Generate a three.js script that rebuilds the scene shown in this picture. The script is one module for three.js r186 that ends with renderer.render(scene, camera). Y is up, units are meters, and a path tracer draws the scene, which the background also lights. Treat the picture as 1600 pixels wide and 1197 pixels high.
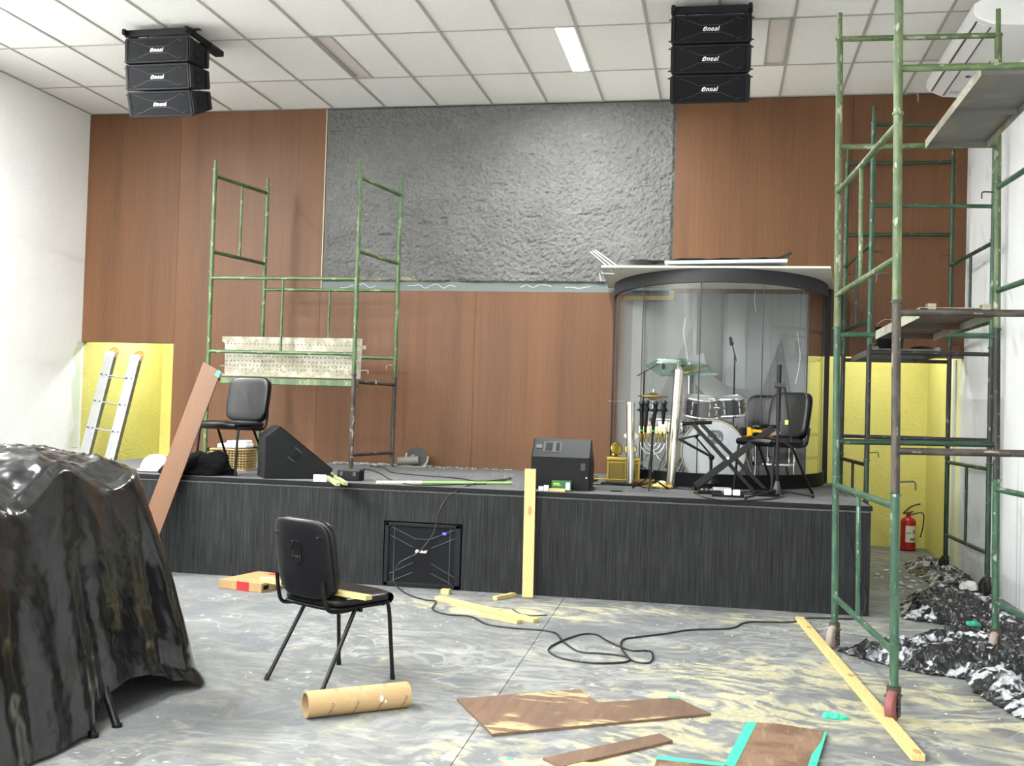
import * as THREE from 'three';
import { RectAreaLightUniformsLib } from 'three/addons/lights/RectAreaLightUniformsLib.js';
import { RoundedBoxGeometry } from 'three/addons/geometries/RoundedBoxGeometry.js';
import { TextGeometry } from 'three/addons/geometries/TextGeometry.js';
import { FontLoader } from 'three/addons/loaders/FontLoader.js';
import { mergeGeometries } from 'three/addons/utils/BufferGeometryUtils.js';

// ---------------------------------------------------------------- camera, light, exposure
const scene = new THREE.Scene();
scene.background = new THREE.Color(0x050505);
const FOCAL = 1669.05, YAW = 0.1925, PITCH = 0.0255, ROLL = 0.0301, EYE = 1.5;
const camera = new THREE.PerspectiveCamera(2 * Math.atan(598.5 / FOCAL) * 180 / Math.PI, 1600 / 1197, 0.05, 60);
camera.position.set(0, EYE, 0);
camera.rotation.order = 'YXZ';
camera.rotation.set(PITCH, YAW, ROLL);
const renderer = new THREE.WebGLRenderer();
renderer.toneMapping = THREE.LinearToneMapping;
renderer.toneMappingExposure = 3.05;
renderer.shadowMap.enabled = true;
RectAreaLightUniformsLib.init();
const LAMP = 118;                       // luminance of a lit ceiling fitting
const LAMP_COLOR = 0xf4f8f8;
const CORRIDOR_LAMP = [56, 30];      // lamp beside the ladder, lamp over the fire extinguisher
// room: metres, camera above the origin of the floor
const H = 4.918, ZW = -11.589, XL = -7.54, XR = 2.44, ZR = 5.6, ZC = -13.5, HS = 0.842, ZS = -8.62, SX0 = -6.3, SX1 = 1.165;

// ---------------------------------------------------------------- helpers
const V = (x, y, z) => new THREE.Vector3(x, y, z);
const camM = new THREE.Matrix4().makeRotationFromEuler(new THREE.Euler(PITCH, YAW, ROLL, 'YXZ'));
const ray = (u, v) => V((u - 800) / FOCAL, -(v - 598.5) / FOCAL, -1).applyMatrix4(camM);
const onY = (u, v, y) => { const d = ray(u, v); return d.multiplyScalar((y - EYE) / d.y).add(V(0, EYE, 0)); };
const onZ = (u, v, z) => { const d = ray(u, v); return d.multiplyScalar(z / d.z).add(V(0, EYE, 0)); };
const onX = (u, v, x) => { const d = ray(u, v); return d.multiplyScalar(x / d.x).add(V(0, EYE, 0)); };
let seed = 12345;
const rnd = () => { seed = (Math.imul(seed, 1664525) + 1013904223) >>> 0; return seed / 4294967296; };
const rr = (a, b) => a + (b - a) * rnd();
const clamp = (x, a = 0, b = 1) => Math.min(b, Math.max(a, x));
const sstep = (a, b, x) => { const t = clamp((x - a) / (b - a)); return t * t * (3 - 2 * t); };
const mix = (a, b, t) => a + (b - a) * t;
const mix3 = (a, b, t) => [mix(a[0], b[0], t), mix(a[1], b[1], t), mix(a[2], b[2], t)];
function hash(x, y, s) { let h = (Math.imul(x, 374761393) + Math.imul(y, 668265263) + Math.imul(s, 974711)) | 0; h = Math.imul(h ^ (h >>> 13), 1274126177); return ((h ^ (h >>> 16)) >>> 0) / 4294967296; }
function vn(x, y, s, p = 0, q = p) {           // value noise, periodic when p > 0
  let xi = Math.floor(x), yi = Math.floor(y); const fx = x - xi, fy = y - yi;
  let x1 = xi + 1, y1 = yi + 1;
  if (p) { xi = ((xi % p) + p) % p; x1 = ((x1 % p) + p) % p; yi = ((yi % q) + q) % q; y1 = ((y1 % q) + q) % q; }
  const a = fx * fx * (3 - 2 * fx), b = fy * fy * (3 - 2 * fy);
  const n0 = hash(xi, yi, s), n1 = hash(x1, yi, s), n2 = hash(xi, y1, s), n3 = hash(x1, y1, s);
  return n0 + (n1 - n0) * a + (n2 - n0) * b + (n0 - n1 - n2 + n3) * a * b;
}
function fbm(x, y, s, o = 4, p = 0, q = p) { let v = 0, a = 0.5, t = 0; for (let i = 0; i < o; i++) { v += a * vn(x, y, s + i * 17, p, q); t += a; a *= 0.5; x *= 2; y *= 2; p *= 2; q *= 2; } return v / t; }

// textures: colours are sRGB 0..255, one texture covers sx by sy metres of uv
function tex(n, m, sx, sy, fn, srgb = true) {
  const d = new Uint8Array(n * m * 4);
  for (let j = 0, k = 0; j < m; j++) for (let i = 0; i < n; i++, k += 4) {
    const c = fn(i / n, j / m, i, j);
    if (typeof c === 'number') { d[k] = d[k + 1] = d[k + 2] = clamp(c, 0, 1) * 255; } else { d[k] = clamp(c[0], 0, 255); d[k + 1] = clamp(c[1], 0, 255); d[k + 2] = clamp(c[2], 0, 255); }
    d[k + 3] = 255;
  }
  const t = new THREE.DataTexture(d, n, m);
  t.magFilter = THREE.LinearFilter; t.minFilter = THREE.LinearMipmapLinearFilter; t.generateMipmaps = true;
  t.wrapS = t.wrapT = THREE.RepeatWrapping; t.repeat.set(1 / sx, 1 / sy);
  if (srgb) t.colorSpace = THREE.SRGBColorSpace;
  t.needsUpdate = true;
  return t;
}
function canvasTex(w, h, draw) {
  const c = document.createElement('canvas'); c.width = w; c.height = h; draw(c.getContext('2d'), w, h);
  const t = new THREE.CanvasTexture(c); t.colorSpace = THREE.SRGBColorSpace; return t;
}
const std = (color, roughness = 0.7, o = {}) => new THREE.MeshStandardMaterial({ color, roughness, ...o });
const phys = (color, roughness = 0.5, o = {}) => new THREE.MeshPhysicalMaterial({ color, roughness, ...o });

// geometry
function uvBox(g) {
  if (g.index) g = g.toNonIndexed();
  const p = g.attributes.position, n = p.count, uv = new Float32Array(n * 2);
  const a = V(), b = V(), c = V();
  for (let i = 0; i < n; i += 3) {
    a.fromBufferAttribute(p, i); b.fromBufferAttribute(p, i + 1); c.fromBufferAttribute(p, i + 2);
    b.sub(a); c.sub(a); b.cross(c);
    const x = Math.abs(b.x), y = Math.abs(b.y), z = Math.abs(b.z);
    for (let k = i; k < i + 3; k++) {
      const X = p.getX(k), Y = p.getY(k), Z = p.getZ(k);
      if (x >= y && x >= z) { uv[k * 2] = Z; uv[k * 2 + 1] = Y; } else if (y >= z) { uv[k * 2] = X; uv[k * 2 + 1] = Z; } else { uv[k * 2] = X; uv[k * 2 + 1] = Y; }
    }
  }
  g.setAttribute('uv', new THREE.BufferAttribute(uv, 2));
  return g;
}
function clean(g) {
  if (g.index) g = g.toNonIndexed();
  for (const k of Object.keys(g.attributes)) if (!['position', 'normal', 'uv'].includes(k)) g.deleteAttribute(k);
  if (!g.attributes.uv) g.setAttribute('uv', new THREE.BufferAttribute(new Float32Array(g.attributes.position.count * 2), 2));
  g.morphAttributes = {}; g.clearGroups();
  return g;
}
const join = gs => { gs = (Array.isArray(gs) ? gs.flat(9) : [gs]).map(clean); return gs.length === 1 ? gs[0] : mergeGeometries(gs); };
function xf(g, pos = [0, 0, 0], rot = [0, 0, 0]) { g.applyMatrix4(new THREE.Matrix4().compose(V(...pos), new THREE.Quaternion().setFromEuler(new THREE.Euler(...rot)), V(1, 1, 1))); return g; }
function box(w, h, d, x = 0, y = 0, z = 0, r = 0, rot = [0, 0, 0]) {      // centre x y z
  const g = r ? new RoundedBoxGeometry(w, h, d, 2, Math.min(r, w / 2.01, h / 2.01, d / 2.01)) : new THREE.BoxGeometry(w, h, d);
  return xf(uvBox(g), [x, y, z], rot);
}
const slab = (x0, x1, y0, y1, z0, z1, r = 0) => { const g = box(x1 - x0, y1 - y0, z1 - z0, 0, 0, 0, r); g.translate((x0 + x1) / 2, (y0 + y1) / 2, (z0 + z1) / 2); return uvBox(g); };
function rod(p, q, r, seg = 10, r2 = r) {
  p = p.isVector3 ? p : V(...p); q = q.isVector3 ? q : V(...q);
  const L = p.distanceTo(q), g = new THREE.CylinderGeometry(r2, r, L, seg, 1);
  const uv = g.attributes.uv; for (let i = 0; i < uv.count; i++) uv.setXY(i, uv.getX(i) * 6.283 * r + p.x * 0.7 + p.z * 0.3, uv.getY(i) * L + p.y + p.x);
  g.applyMatrix4(new THREE.Matrix4().compose(p.clone().add(q).multiplyScalar(0.5), new THREE.Quaternion().setFromUnitVectors(V(0, 1, 0), q.clone().sub(p).normalize()), V(1, 1, 1)));
  return g;
}
function sweep(pts, r, n = 40, seg = 7, closed = false, tension = 0.5) {
  const c = new THREE.CatmullRomCurve3(pts.map(p => p.isVector3 ? p : V(...p)), closed, 'catmullrom', tension);
  const g = new THREE.TubeGeometry(c, n, r, seg, closed);
  const L = c.getLength(), uv = g.attributes.uv; for (let i = 0; i < uv.count; i++) uv.setXY(i, uv.getX(i) * L, uv.getY(i) * 6.283 * r);
  return g;
}
const lathe = (prof, seg = 20, pos = [0, 0, 0], rot = [0, 0, 0]) => xf(new THREE.LatheGeometry(prof.map(p => new THREE.Vector2(p[0], p[1])), seg), pos, rot);
function prism(poly, depth, bevel = 0, pos = [0, 0, 0], rot = [0, 0, 0], holes = []) {   // outline in x y, pushed along z from 0 to depth
  const s = new THREE.Shape(poly.map(p => new THREE.Vector2(p[0], p[1])));
  for (const h of holes) s.holes.push(new THREE.Path(h.map(p => new THREE.Vector2(p[0], p[1]))));
  const g = new THREE.ExtrudeGeometry(s, { depth: depth - 2 * bevel, bevelEnabled: bevel > 0, bevelThickness: bevel, bevelSize: bevel, bevelOffset: -bevel, bevelSegments: 2, curveSegments: 8 });
  g.translate(0, 0, bevel);
  return xf(uvBox(g), pos, rot);
}
const sph = (r, x, y, z, a = 14, b = 10) => new THREE.SphereGeometry(r, a, b).translate(x, y, z);
const torus = (R, r, pos, rot = [0, 0, 0], a = 8, b = 28, arc = 6.2832) => xf(new THREE.TorusGeometry(R, r, a, b, arc), pos, rot);
function grid(n, m, fn, uvScale) {        // fn(u, v) -> [x, y, z]
  const pos = [], uv = [], idx = [];
  for (let j = 0; j <= m; j++) for (let i = 0; i <= n; i++) { const p = fn(i / n, j / m); pos.push(p[0], p[1], p[2]); if (p.length > 3) uv.push(p[3], p[4]); else uv.push(p[0], p[1]); }
  for (let j = 0; j < m; j++) for (let i = 0; i < n; i++) { const a = j * (n + 1) + i, b = a + 1, c = a + n + 1, d = c + 1; idx.push(a, b, d, a, d, c); }
  const g = new THREE.BufferGeometry();
  g.setAttribute('position', new THREE.Float32BufferAttribute(pos, 3)); g.setAttribute('uv', new THREE.Float32BufferAttribute(uv, 2));
  g.setIndex(idx); g.computeVertexNormals();
  return g;
}
function roundRect(w, h, r, n = 5) { const o = []; for (const [cx, cy, a] of [[w / 2 - r, h / 2 - r, 0], [-w / 2 + r, h / 2 - r, 1], [-w / 2 + r, -h / 2 + r, 2], [w / 2 - r, -h / 2 + r, 3]]) for (let i = 0; i <= n; i++) { const t = (a + i / n) * Math.PI / 2; o.push([cx + Math.cos(t) * r, cy + Math.sin(t) * r]); } return o; }

// scene objects
const used = {};
function numbered(n) { const k = used[n] = (used[n] ?? -1) + 1; return k ? n + '_' + String(k).padStart(3, '0') : n; }
function meta(o, label, category, group) { o.userData = { label, category }; if (group) o.userData.group = group; return o; }
function thing(name, label, category, pos = [0, 0, 0], turn = 0, group) {
  const o = new THREE.Group(); o.name = numbered(name); o.position.set(...pos); o.rotation.y = turn; scene.add(o); o.updateMatrixWorld(true);
  return meta(o, label, category, group);
}
function part(parent, name, gs, mat, label) {
  const m = new THREE.Mesh(join(gs), mat); m.name = parent === scene ? numbered(name) : name; m.castShadow = m.receiveShadow = true;
  if (label) m.userData.label = label;
  parent.add(m); return m;
}
function partW(parent, name, gs, mat, label) {     // shapes given in world coordinates
  const g = join(gs); parent.updateWorldMatrix(true, false); g.applyMatrix4(parent.matrixWorld.clone().invert());
  return part(parent, name, g, mat, label);
}
function single(name, gs, mat, label, category, group, pos) {   // a thing that is one mesh
  const g = join(gs); const m = new THREE.Mesh(g, mat); m.castShadow = m.receiveShadow = true; m.name = numbered(name);
  if (pos) m.position.set(...pos);
  scene.add(m); return meta(m, label, category, group);
}
function struct(name) { const o = new THREE.Group(); o.name = numbered(name); o.userData.kind = 'structure'; scene.add(o); return o; }
const font = await new FontLoader().loadAsync('fonts/droid/droid_sans_bold.typeface.json');
function text(str, size, depth, italic = 0) { const g = new TextGeometry(str, { font, size, depth, curveSegments: 3 }); g.computeBoundingBox(); const b = g.boundingBox; g.translate(-(b.min.x + b.max.x) / 2, -(b.min.y + b.max.y) / 2, 0); if (italic) g.applyMatrix4(new THREE.Matrix4().set(1, italic, 0, 0, 0, 1, 0, 0, 0, 0, 1, 0, 0, 0, 0, 1)); return g; }

// ---------------------------------------------------------------- materials
const M = {};
{
  // brown wood laminate, vertical grain
  const wood = (base, s) => tex(1024, 512, 1.85, 4.0, (u, v) => {
    const a = fbm(u * 14, v * 2, s, 4, 14, 2), b = fbm(u * 90, v * 3, s + 5, 3, 90, 3), c = fbm(u * 5 + 0.3, v * 1, s + 9, 3, 5, 1);
    const wv = Math.sin((u * 40 + fbm(u * 6, v * 4, s + 3, 3, 6, 4) * 7) * 6.28) * 0.5 + 0.5;
    const d = 0.84 + 0.16 * a + 0.09 * (b - 0.5) + 0.09 * (c - 0.4) + 0.03 * wv;
    return [base[0] * d, base[1] * (d * 0.98), base[2] * (d * 0.95)];
  });
  const t = wood([160, 112, 76], 3);
  M.wood = [0, 0.37, 0.71].map(o => { const k = t.clone(); k.offset.set(o, o * 0.6); k.needsUpdate = true; return phys(0xffffff, 0.5, { map: k, specularIntensity: 0.55 }); });
  // cement render thrown on the wall
  M.plaster = std(0xffffff, 0.95, { map: tex(1024, 512, 4.04, 2.02, (u, v) => {
    const g = fbm(u * 160, v * 80, 21, 3), big = fbm(u * 7, v * 4, 25, 4), y = sstep(0.93, 1, 1 - v) * sstep(0.62, 0.75, fbm(u * 9, v * 9, 31, 3)) * sstep(0.02, 0.1, u) * (1 - sstep(0.3, 0.5, u));
    const k = 138 + 22 * (g - 0.5) + 34 * (big - 0.5);
    return mix3([k * 1.01, k, k * 0.985], [190, 184, 140], y * 0.8);
  }) });
  const white = (c, s, amt) => tex(512, 512, 3, 3, (u, v) => { const k = 1 + amt * (fbm(u * 6, v * 6, s, 5, 6) - 0.5) + amt * 0.5 * (vn(u * 240, v * 240, s + 7, 240) - 0.5); return [c[0] * k, c[1] * k, c[2] * k]; });
  const wallBump = tex(512, 512, 1.2, 1.2, (u, v) => fbm(u * 60, v * 60, 44, 3, 60), false);
  M.whiteWall = std(0xffffff, 0.85, { map: white([243, 243, 240], 41, 0.05), bumpMap: wallBump, bumpScale: 0.0015 });
  M.whiteWallStained = std(0xffffff, 0.85, { map: tex(1024, 512, 6, 4.918, (u, v) => {
    const k = 1 + 0.06 * (fbm(u * 10, v * 8, 46, 4) - 0.5);
    const run = sstep(0.6, 0.78, fbm(u * 60, v * 1.6, 48, 3)) * sstep(0.4, 0.7, fbm(u * 8, v * 3, 49, 3));
    const scuff = sstep(0.68, 0.8, fbm(u * 26 + v * 18, v * 9 - u * 5, 50, 4));
    const c = [236 * k, 236 * k, 236 * k];
    return mix3(mix3(c, [186, 187, 190], run * 0.6), [203, 203, 204], scuff * 0.5);
  }), bumpMap: wallBump, bumpScale: 0.002 });
  M.yellow = std(0xffffff, 0.8, { map: white([236, 227, 130], 51, 0.07), bumpMap: tex(512, 512, 1.0, 1.0, (u, v) => fbm(u * 40, v * 40, 54, 4, 40), false), bumpScale: 0.004 });
  M.cream = std(0xe4e6b0, 0.8);
  M.greyPaint = std(0x6f7574, 0.7, { map: white([240, 240, 240], 61, 0.12) });
  M.tile = [0, 1, 2].map(i => std([0xf1efea, 0xeeece7, 0xf3f1ed][i], 0.9, { map: tex(256, 256, 0.3, 0.3, (u, v) => { const k = 250 - 22 * sstep(0.6, 0.9, vn(u * 90, v * 90, 70 + i, 90)); return [k, k, k]; }) }));
  M.tbar = std(0xaaa6a0, 0.6);
  M.ceilingVoid = std(0x77756f, 0.9);
  // painted concrete floor with plaster streaks and sawdust
  const fx0 = -7.6, fx1 = 2.6, fz0 = -13.6, fz1 = -3.2;
  M.floorArea = [fx0, fx1, fz0, fz1];
  const dust = [[0.35, -5.6, 0.95, 0.5], [-0.35, -5.35, 0.6, 0.28], [1.15, -5.5, 0.6, 0.5], [0.0, -5.0, 0.55, 0.3], [0.35, -6.5, 0.9, 0.5], [-1.5, -7.9, 1.2, 0.35], [-0.2, -8.2, 1.6, 0.3], [0.95, -6.3, 0.5, 0.6], [-0.4, -4.6, 0.8, 0.3]];
  M.floor = std(0xffffff, 0.62, { map: tex(2048, 2048, 1, 1, (u, v) => {
    const x = mix(fx0, fx1, u), z = mix(fz0, fz1, v);
    const big = fbm(x * 0.9, z * 0.9, 81, 4), fine = vn(x * 120, z * 120, 84), mid = fbm(x * 7, z * 7, 83, 3);
    let c = [110, 111, 111]; const k = 0.88 + 0.2 * big + 0.1 * (fine - 0.5) + 0.14 * (mid - 0.5);
    c = [c[0] * k, c[1] * k, c[2] * k];
    const wx = x + 0.6 * fbm(x * 1.3, z * 1.3, 86, 3), wz = z + 0.6 * fbm(x * 1.1, z * 1.5, 87, 3);
    const s1 = fbm(wx * 7, wz * 17, 88, 5), s2 = fbm((wx + wz) * 18, (wx - wz) * 6, 91, 4), s3 = fbm((wx * 0.4 - wz) * 26, (wx + wz * 0.4) * 9, 92, 4), area = sstep(0.3, 0.55, fbm(x * 1.1, z * 1.1, 94, 3));
    const away = sstep(-3.6, -2.0, x);
    const pale = Math.max(sstep(0.53, 0.7, s1), 0.8 * sstep(0.56, 0.7, s2), 0.7 * sstep(0.57, 0.68, s3)) * (0.35 + 0.65 * area) * (0.35 + 0.65 * away);
    c = mix3(c, [170, 171, 166], pale * 0.62);
    const thin = sstep(0.015, 0.004, Math.abs(fbm(wx * 3.1, wz * 4.3, 96, 4) - 0.5)) * sstep(0.5, 0.6, fbm(x * 3, z * 3, 95, 2)); c = mix3(c, [188, 188, 182], thin * 0.5);
    const sp = sstep(0.88, 0.96, vn(x * 32, z * 32, 97)) * sstep(0.45, 0.7, fbm(x * 2, z * 2, 98, 2));
    c = mix3(c, [212, 212, 206], sp * 0.8);
    let d = 0; for (const [cx, cz, ax, az] of dust) d = Math.max(d, 1 - Math.hypot((x - cx) / ax, (z - cz) / az) * 0.85);
    d += 0.2 * away * sstep(-9, -6.4, z);
    if (d > 0) { const y = sstep(0.46, 0.66, fbm((wx + wz * 0.5) * 8, (wz - wx * 0.4) * 19, 101, 5) + 0.26 * (d - 0.5)) * clamp(d * 2) * (0.55 + 0.45 * vn(x * 60, z * 60, 103)); c = mix3(c, [204, 194, 148], y * 0.8); }
    const wet = sstep(0.6, 0.72, fbm(x * 2.2, z * 3.1, 105, 3)); c = mix3(c, [96, 98, 104], wet * 0.5);
    return c;
  }) });
  M.floorFar = std(0x848483, 0.65);
  M.joint = std(0x3b3a37, 0.9);
  M.stageFront = phys(0xffffff, 0.62, { specularIntensity: 0.35, map: tex(2048, 256, 1.3, 0.9, (u, v) => {
    const a = vn(u * 700, v * 5, 111, 700, 5), b = vn(u * 300, v * 3, 113, 300, 3), c = fbm(u * 12, v * 6, 115, 3, 12, 6), f = vn(u * 900, v * 120, 117, 900, 120);
    const k = 54 + 52 * (a - 0.5) + 16 * (b - 0.5) + 10 * (c - 0.5) + 14 * (f - 0.5); return [k, k * 1.01, k * 1.03];
  }) });
  M.carpet = std(0xffffff, 0.97, { map: tex(1024, 1024, 2.6, 2.6, (u, v) => {
    const a = vn(u * 420, v * 420, 121, 420), c = fbm(u * 6, v * 6, 123, 4, 6), s = sstep(0.93, 0.985, vn(u * 110, v * 110, 125, 110)) * sstep(0.4, 0.65, fbm(u * 4, v * 4, 127, 2, 4));
    const k = 104 + 44 * (a - 0.5) + 46 * (c - 0.5); return mix3([k, k, k * 1.01], [190, 186, 176], s);
  }) });
  M.trimBlack = phys(0x17171a, 0.5, { specularIntensity: 0.4 });
  // scaffold tubes
  const tube = (base, worn, chip, s, chipAt) => tex(256, 512, 0.5, 1.0, (u, v) => {
    const a = fbm(u * 8, v * 10, s, 4, 8, 10), b = fbm(u * 16, v * 14, s + 4, 3, 16, 14), c = vn(u * 60, v * 90, s + 8, 60, 90);
    let k = mix3(base, worn, sstep(0.42, 0.68, a)); k = mix3(k, chip, sstep(chipAt, chipAt + 0.06, b)); k = mix3(k, chip, sstep(0.93, 0.97, c));
    const d = 0.9 + 0.2 * vn(u * 40, v * 6, s + 11, 40, 6); return [k[0] * d, k[1] * d, k[2] * d];
  });
  M.green = std(0xffffff, 0.45, { map: tube([72, 104, 58], [100, 126, 76], [172, 178, 142], 131, 0.7) });
  M.greenPale = std(0xffffff, 0.5, { map: tube([92, 118, 72], [126, 142, 98], [194, 194, 170], 141, 0.68) });
  M.greenTeal = std(0xffffff, 0.5, { map: tube([50, 92, 68], [72, 112, 84], [178, 186, 168], 151, 0.72) });
  M.greenDark = std(0xffffff, 0.5, { map: tube([30, 66, 42], [52, 88, 60], [150, 158, 130], 161, 0.74) });
  M.tubeBrown = std(0xffffff, 0.6, { map: tube([62, 54, 48], [92, 82, 72], [176, 166, 150], 171, 0.7) });
  M.tubeBlack = std(0xffffff, 0.5, { map: tube([34, 33, 36], [56, 54, 56], [150, 146, 140], 181, 0.74) });
  M.plankTop = std(0xffffff, 0.85, { map: tex(512, 512, 1.0, 1.0, (u, v) => { const a = fbm(u * 10, v * 10, 191, 5, 10), b = fbm(u * 40, v * 40, 193, 3, 40); return mix3(mix3([184, 178, 156], [212, 208, 190], sstep(0.4, 0.65, a)), [158, 152, 130], 0.7 * sstep(0.6, 0.76, b)); }) });
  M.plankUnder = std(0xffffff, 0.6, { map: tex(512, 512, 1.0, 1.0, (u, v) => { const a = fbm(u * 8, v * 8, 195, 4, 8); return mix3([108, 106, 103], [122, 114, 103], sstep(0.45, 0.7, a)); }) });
  M.plankRust = std(0xffffff, 0.7, { map: tex(512, 512, 1.0, 1.0, (u, v) => { const a = fbm(u * 8, v * 8, 197, 4, 8); return mix3([92, 84, 72], [110, 66, 36], sstep(0.45, 0.65, a)); }) });
  M.rubber = std(0x2a2826, 0.7);
  M.wheelRed = std(0xa05a58, 0.6); M.wheelPale = std(0xb9a89c, 0.7); M.casterSteel = std(0x5d5348, 0.6, { metalness: 0.3 });
  // pine and sawn boards
  const pine = s => tex(256, 1024, 0.22, 1.4, (u, v) => { const r = Math.sin((u * 9 + fbm(u * 2, v * 5, s, 3, 2, 5) * 5) * 6.28) * 0.5 + 0.5, f = vn(u * 70, v * 20, s + 5, 70, 20); const kn = sstep(0.86, 0.93, vn(u * 4, v * 8, s + 8, 4, 8)); return mix3(mix3([228, 208, 142], [206, 178, 108], r * 0.55 + 0.2 * (f - 0.5)), [160, 112, 60], kn * 0.6); });
  M.pine = std(0xffffff, 0.7, { map: pine(201) });
  const boardTex = (s, amt) => tex(512, 512, 1.3, 1.0, (u, v) => {
    const a = fbm(u * 60, v * 6, s, 4, 60, 6), b = fbm(u * 9, v * 3, s + 3, 4, 9, 3); const c = [132 + 34 * (a - 0.5) + 30 * (b - 0.5), 99 + 26 * (a - 0.5) + 22 * (b - 0.5), 75 + 20 * (a - 0.5) + 18 * (b - 0.5)];
    const d = fbm(u * 9 + v * 3, v * 26 - u * 5, s + 7, 5), e = fbm(u * 3.4, v * 3.4, s + 9, 3); return mix3(c, [218, 200, 148], sstep(0.46, 0.6, d) * sstep(0.5, 0.62, e) * amt);
  });
  M.boardDusty = std(0xffffff, 0.6, { map: boardTex(211, 0.9) });
  M.board = std(0xffffff, 0.5, { map: boardTex(217, 0.1) });
  M.boardWorn = std(0xffffff, 0.8, { map: tex(512, 512, 0.6, 0.6, (u, v) => { const a = fbm(u * 5, v * 5, 221, 5, 5), b = fbm(u * 30, v * 5, 223, 4, 30, 5), f = vn(u * 160, v * 160, 227, 160); const k = 0.94 + 0.12 * f; return mix3(mix3([122 * k, 88 * k, 64 * k], [152 * k, 118 * k, 92 * k], sstep(0.3, 0.7, a)), [182, 154, 122], sstep(0.62, 0.76, b) * 0.45); }) });
  M.tape = std(0x3fd8ab, 0.6);
  M.cardboard = std(0xffffff, 0.85, { map: tex(256, 256, 0.5, 0.5, (u, v) => { const k = 0.95 + 0.1 * fbm(u * 20, v * 5, 231, 3, 20, 5); return [196 * k, 160 * k, 108 * k]; }) });
  M.redTape = std(0xb52326, 0.6);
  // plastics, metals
  M.leather = phys(0x0e0e10, 0.34, { specularIntensity: 0.6, clearcoat: 0.12, clearcoatRoughness: 0.35, bumpMap: tex(256, 256, 0.12, 0.12, (u, v) => fbm(u * 30, v * 30, 241, 3, 30), false), bumpScale: 0.0006 });
  M.blackPlastic = phys(0x121214, 0.5, { specularIntensity: 0.4 }); M.blackMatte = phys(0x161618, 0.75, { specularIntensity: 0.35 }); M.blackMetal = phys(0x0f0f11, 0.4, { specularIntensity: 0.6 });
  M.cabinet = phys(0x1c1c22, 0.6, { specularIntensity: 0.4, bumpMap: tex(256, 256, 0.05, 0.05, (u, v) => vn(u * 60, v * 60, 251, 60), false), bumpScale: 0.0004 });
  M.cabinetGrey = phys(0x2a2b2e, 0.65, { specularIntensity: 0.4 });
  M.grille = phys(0xffffff, 0.7, { specularIntensity: 0.3, map: tex(128, 128, 0.03, 0.03, (u, v) => { const r = Math.hypot((u * 6) % 1 - 0.5, (v * 6 + Math.floor(u * 6) * 0.5) % 1 - 0.5); const k = r < 0.34 ? 8 : 34; return [k, k, k * 1.12]; }) });
  M.ribs = std(0x45454e, 0.5); M.logoWhite = std(0xf2f2f2, 0.5);
  M.chrome = std(0xd8d8d8, 0.12, { metalness: 1 }); M.steel = std(0xcfc9bd, 0.22, { metalness: 1 }); M.aluminium = std(0xb9babb, 0.4, { metalness: 0.85 });
  M.gold = std(0xa08a42, 0.28, { metalness: 0.9 }); M.goldDark = std(0x6c5d2e, 0.38, { metalness: 0.85 });
  M.glass = phys(0xffffff, 0.02, { transmission: 1, thickness: 0, ior: 1.45 });
  M.glassGreen = phys(0xeaf6f2, 0.03, { transmission: 1, thickness: 0, ior: 1.5 });
  M.glassEdge = phys(0x8fb5ab, 0.1, { transmission: 0.5, thickness: 0 });
  M.whitePlastic = std(0xe6e6e4, 0.45); M.greyPlastic = std(0xc9c8c6, 0.55);
  const wr = (s, n, m, a, b) => tex(512, 512, a, b, (u, v) => { const f = fbm(u * n, v * m, s, 3, n, m); const r = 1 - Math.abs(2 * fbm(u * n * 0.5, v * m * 0.5, s + 3, 4, n * 0.5, m * 0.5) - 1); return 0.5 * f + 0.5 * r * r; }, false);
  M.tarp = phys(0x121215, 0.26, { specularIntensity: 0.5, clearcoat: 0.85, clearcoatRoughness: 0.13, bumpMap: wr(261, 12, 12, 1.1, 1.1), bumpScale: 0.022 });
  M.sheet = phys(0xffffff, 0.36, { bumpMap: wr(271, 24, 24, 0.8, 0.8), bumpScale: 0.02, map: tex(1024, 1024, 2.4, 2.4, (u, v) => {
    const a = fbm(u * 9, v * 9, 273, 4, 9), b = fbm(u * 50, v * 50, 277, 4, 50); const w = sstep(0.5, 0.62, b * 0.7 + a * 0.36 - 0.02), sp = sstep(0.86, 0.93, vn(u * 130, v * 130, 279, 130)); return mix3([24, 24, 28], [206, 208, 212], Math.max(w * sstep(0.4, 0.56, a), sp * 0.9));
  }) });
  M.fabricBlack = phys(0x111114, 0.95, { specularIntensity: 0.3, bumpMap: wr(281, 16, 16, 0.3, 0.3), bumpScale: 0.006 });
  M.wicker = std(0xcbb071, 0.7); M.cable = std(0x2b2b2e, 0.35); M.rubble = std(0xa8a6a0, 0.95); M.mirrorDark = std(0x202124, 0.4);
  M.drumWrap = std(0x2c2d33, 0.25, { metalness: 0.3 });
}
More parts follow.
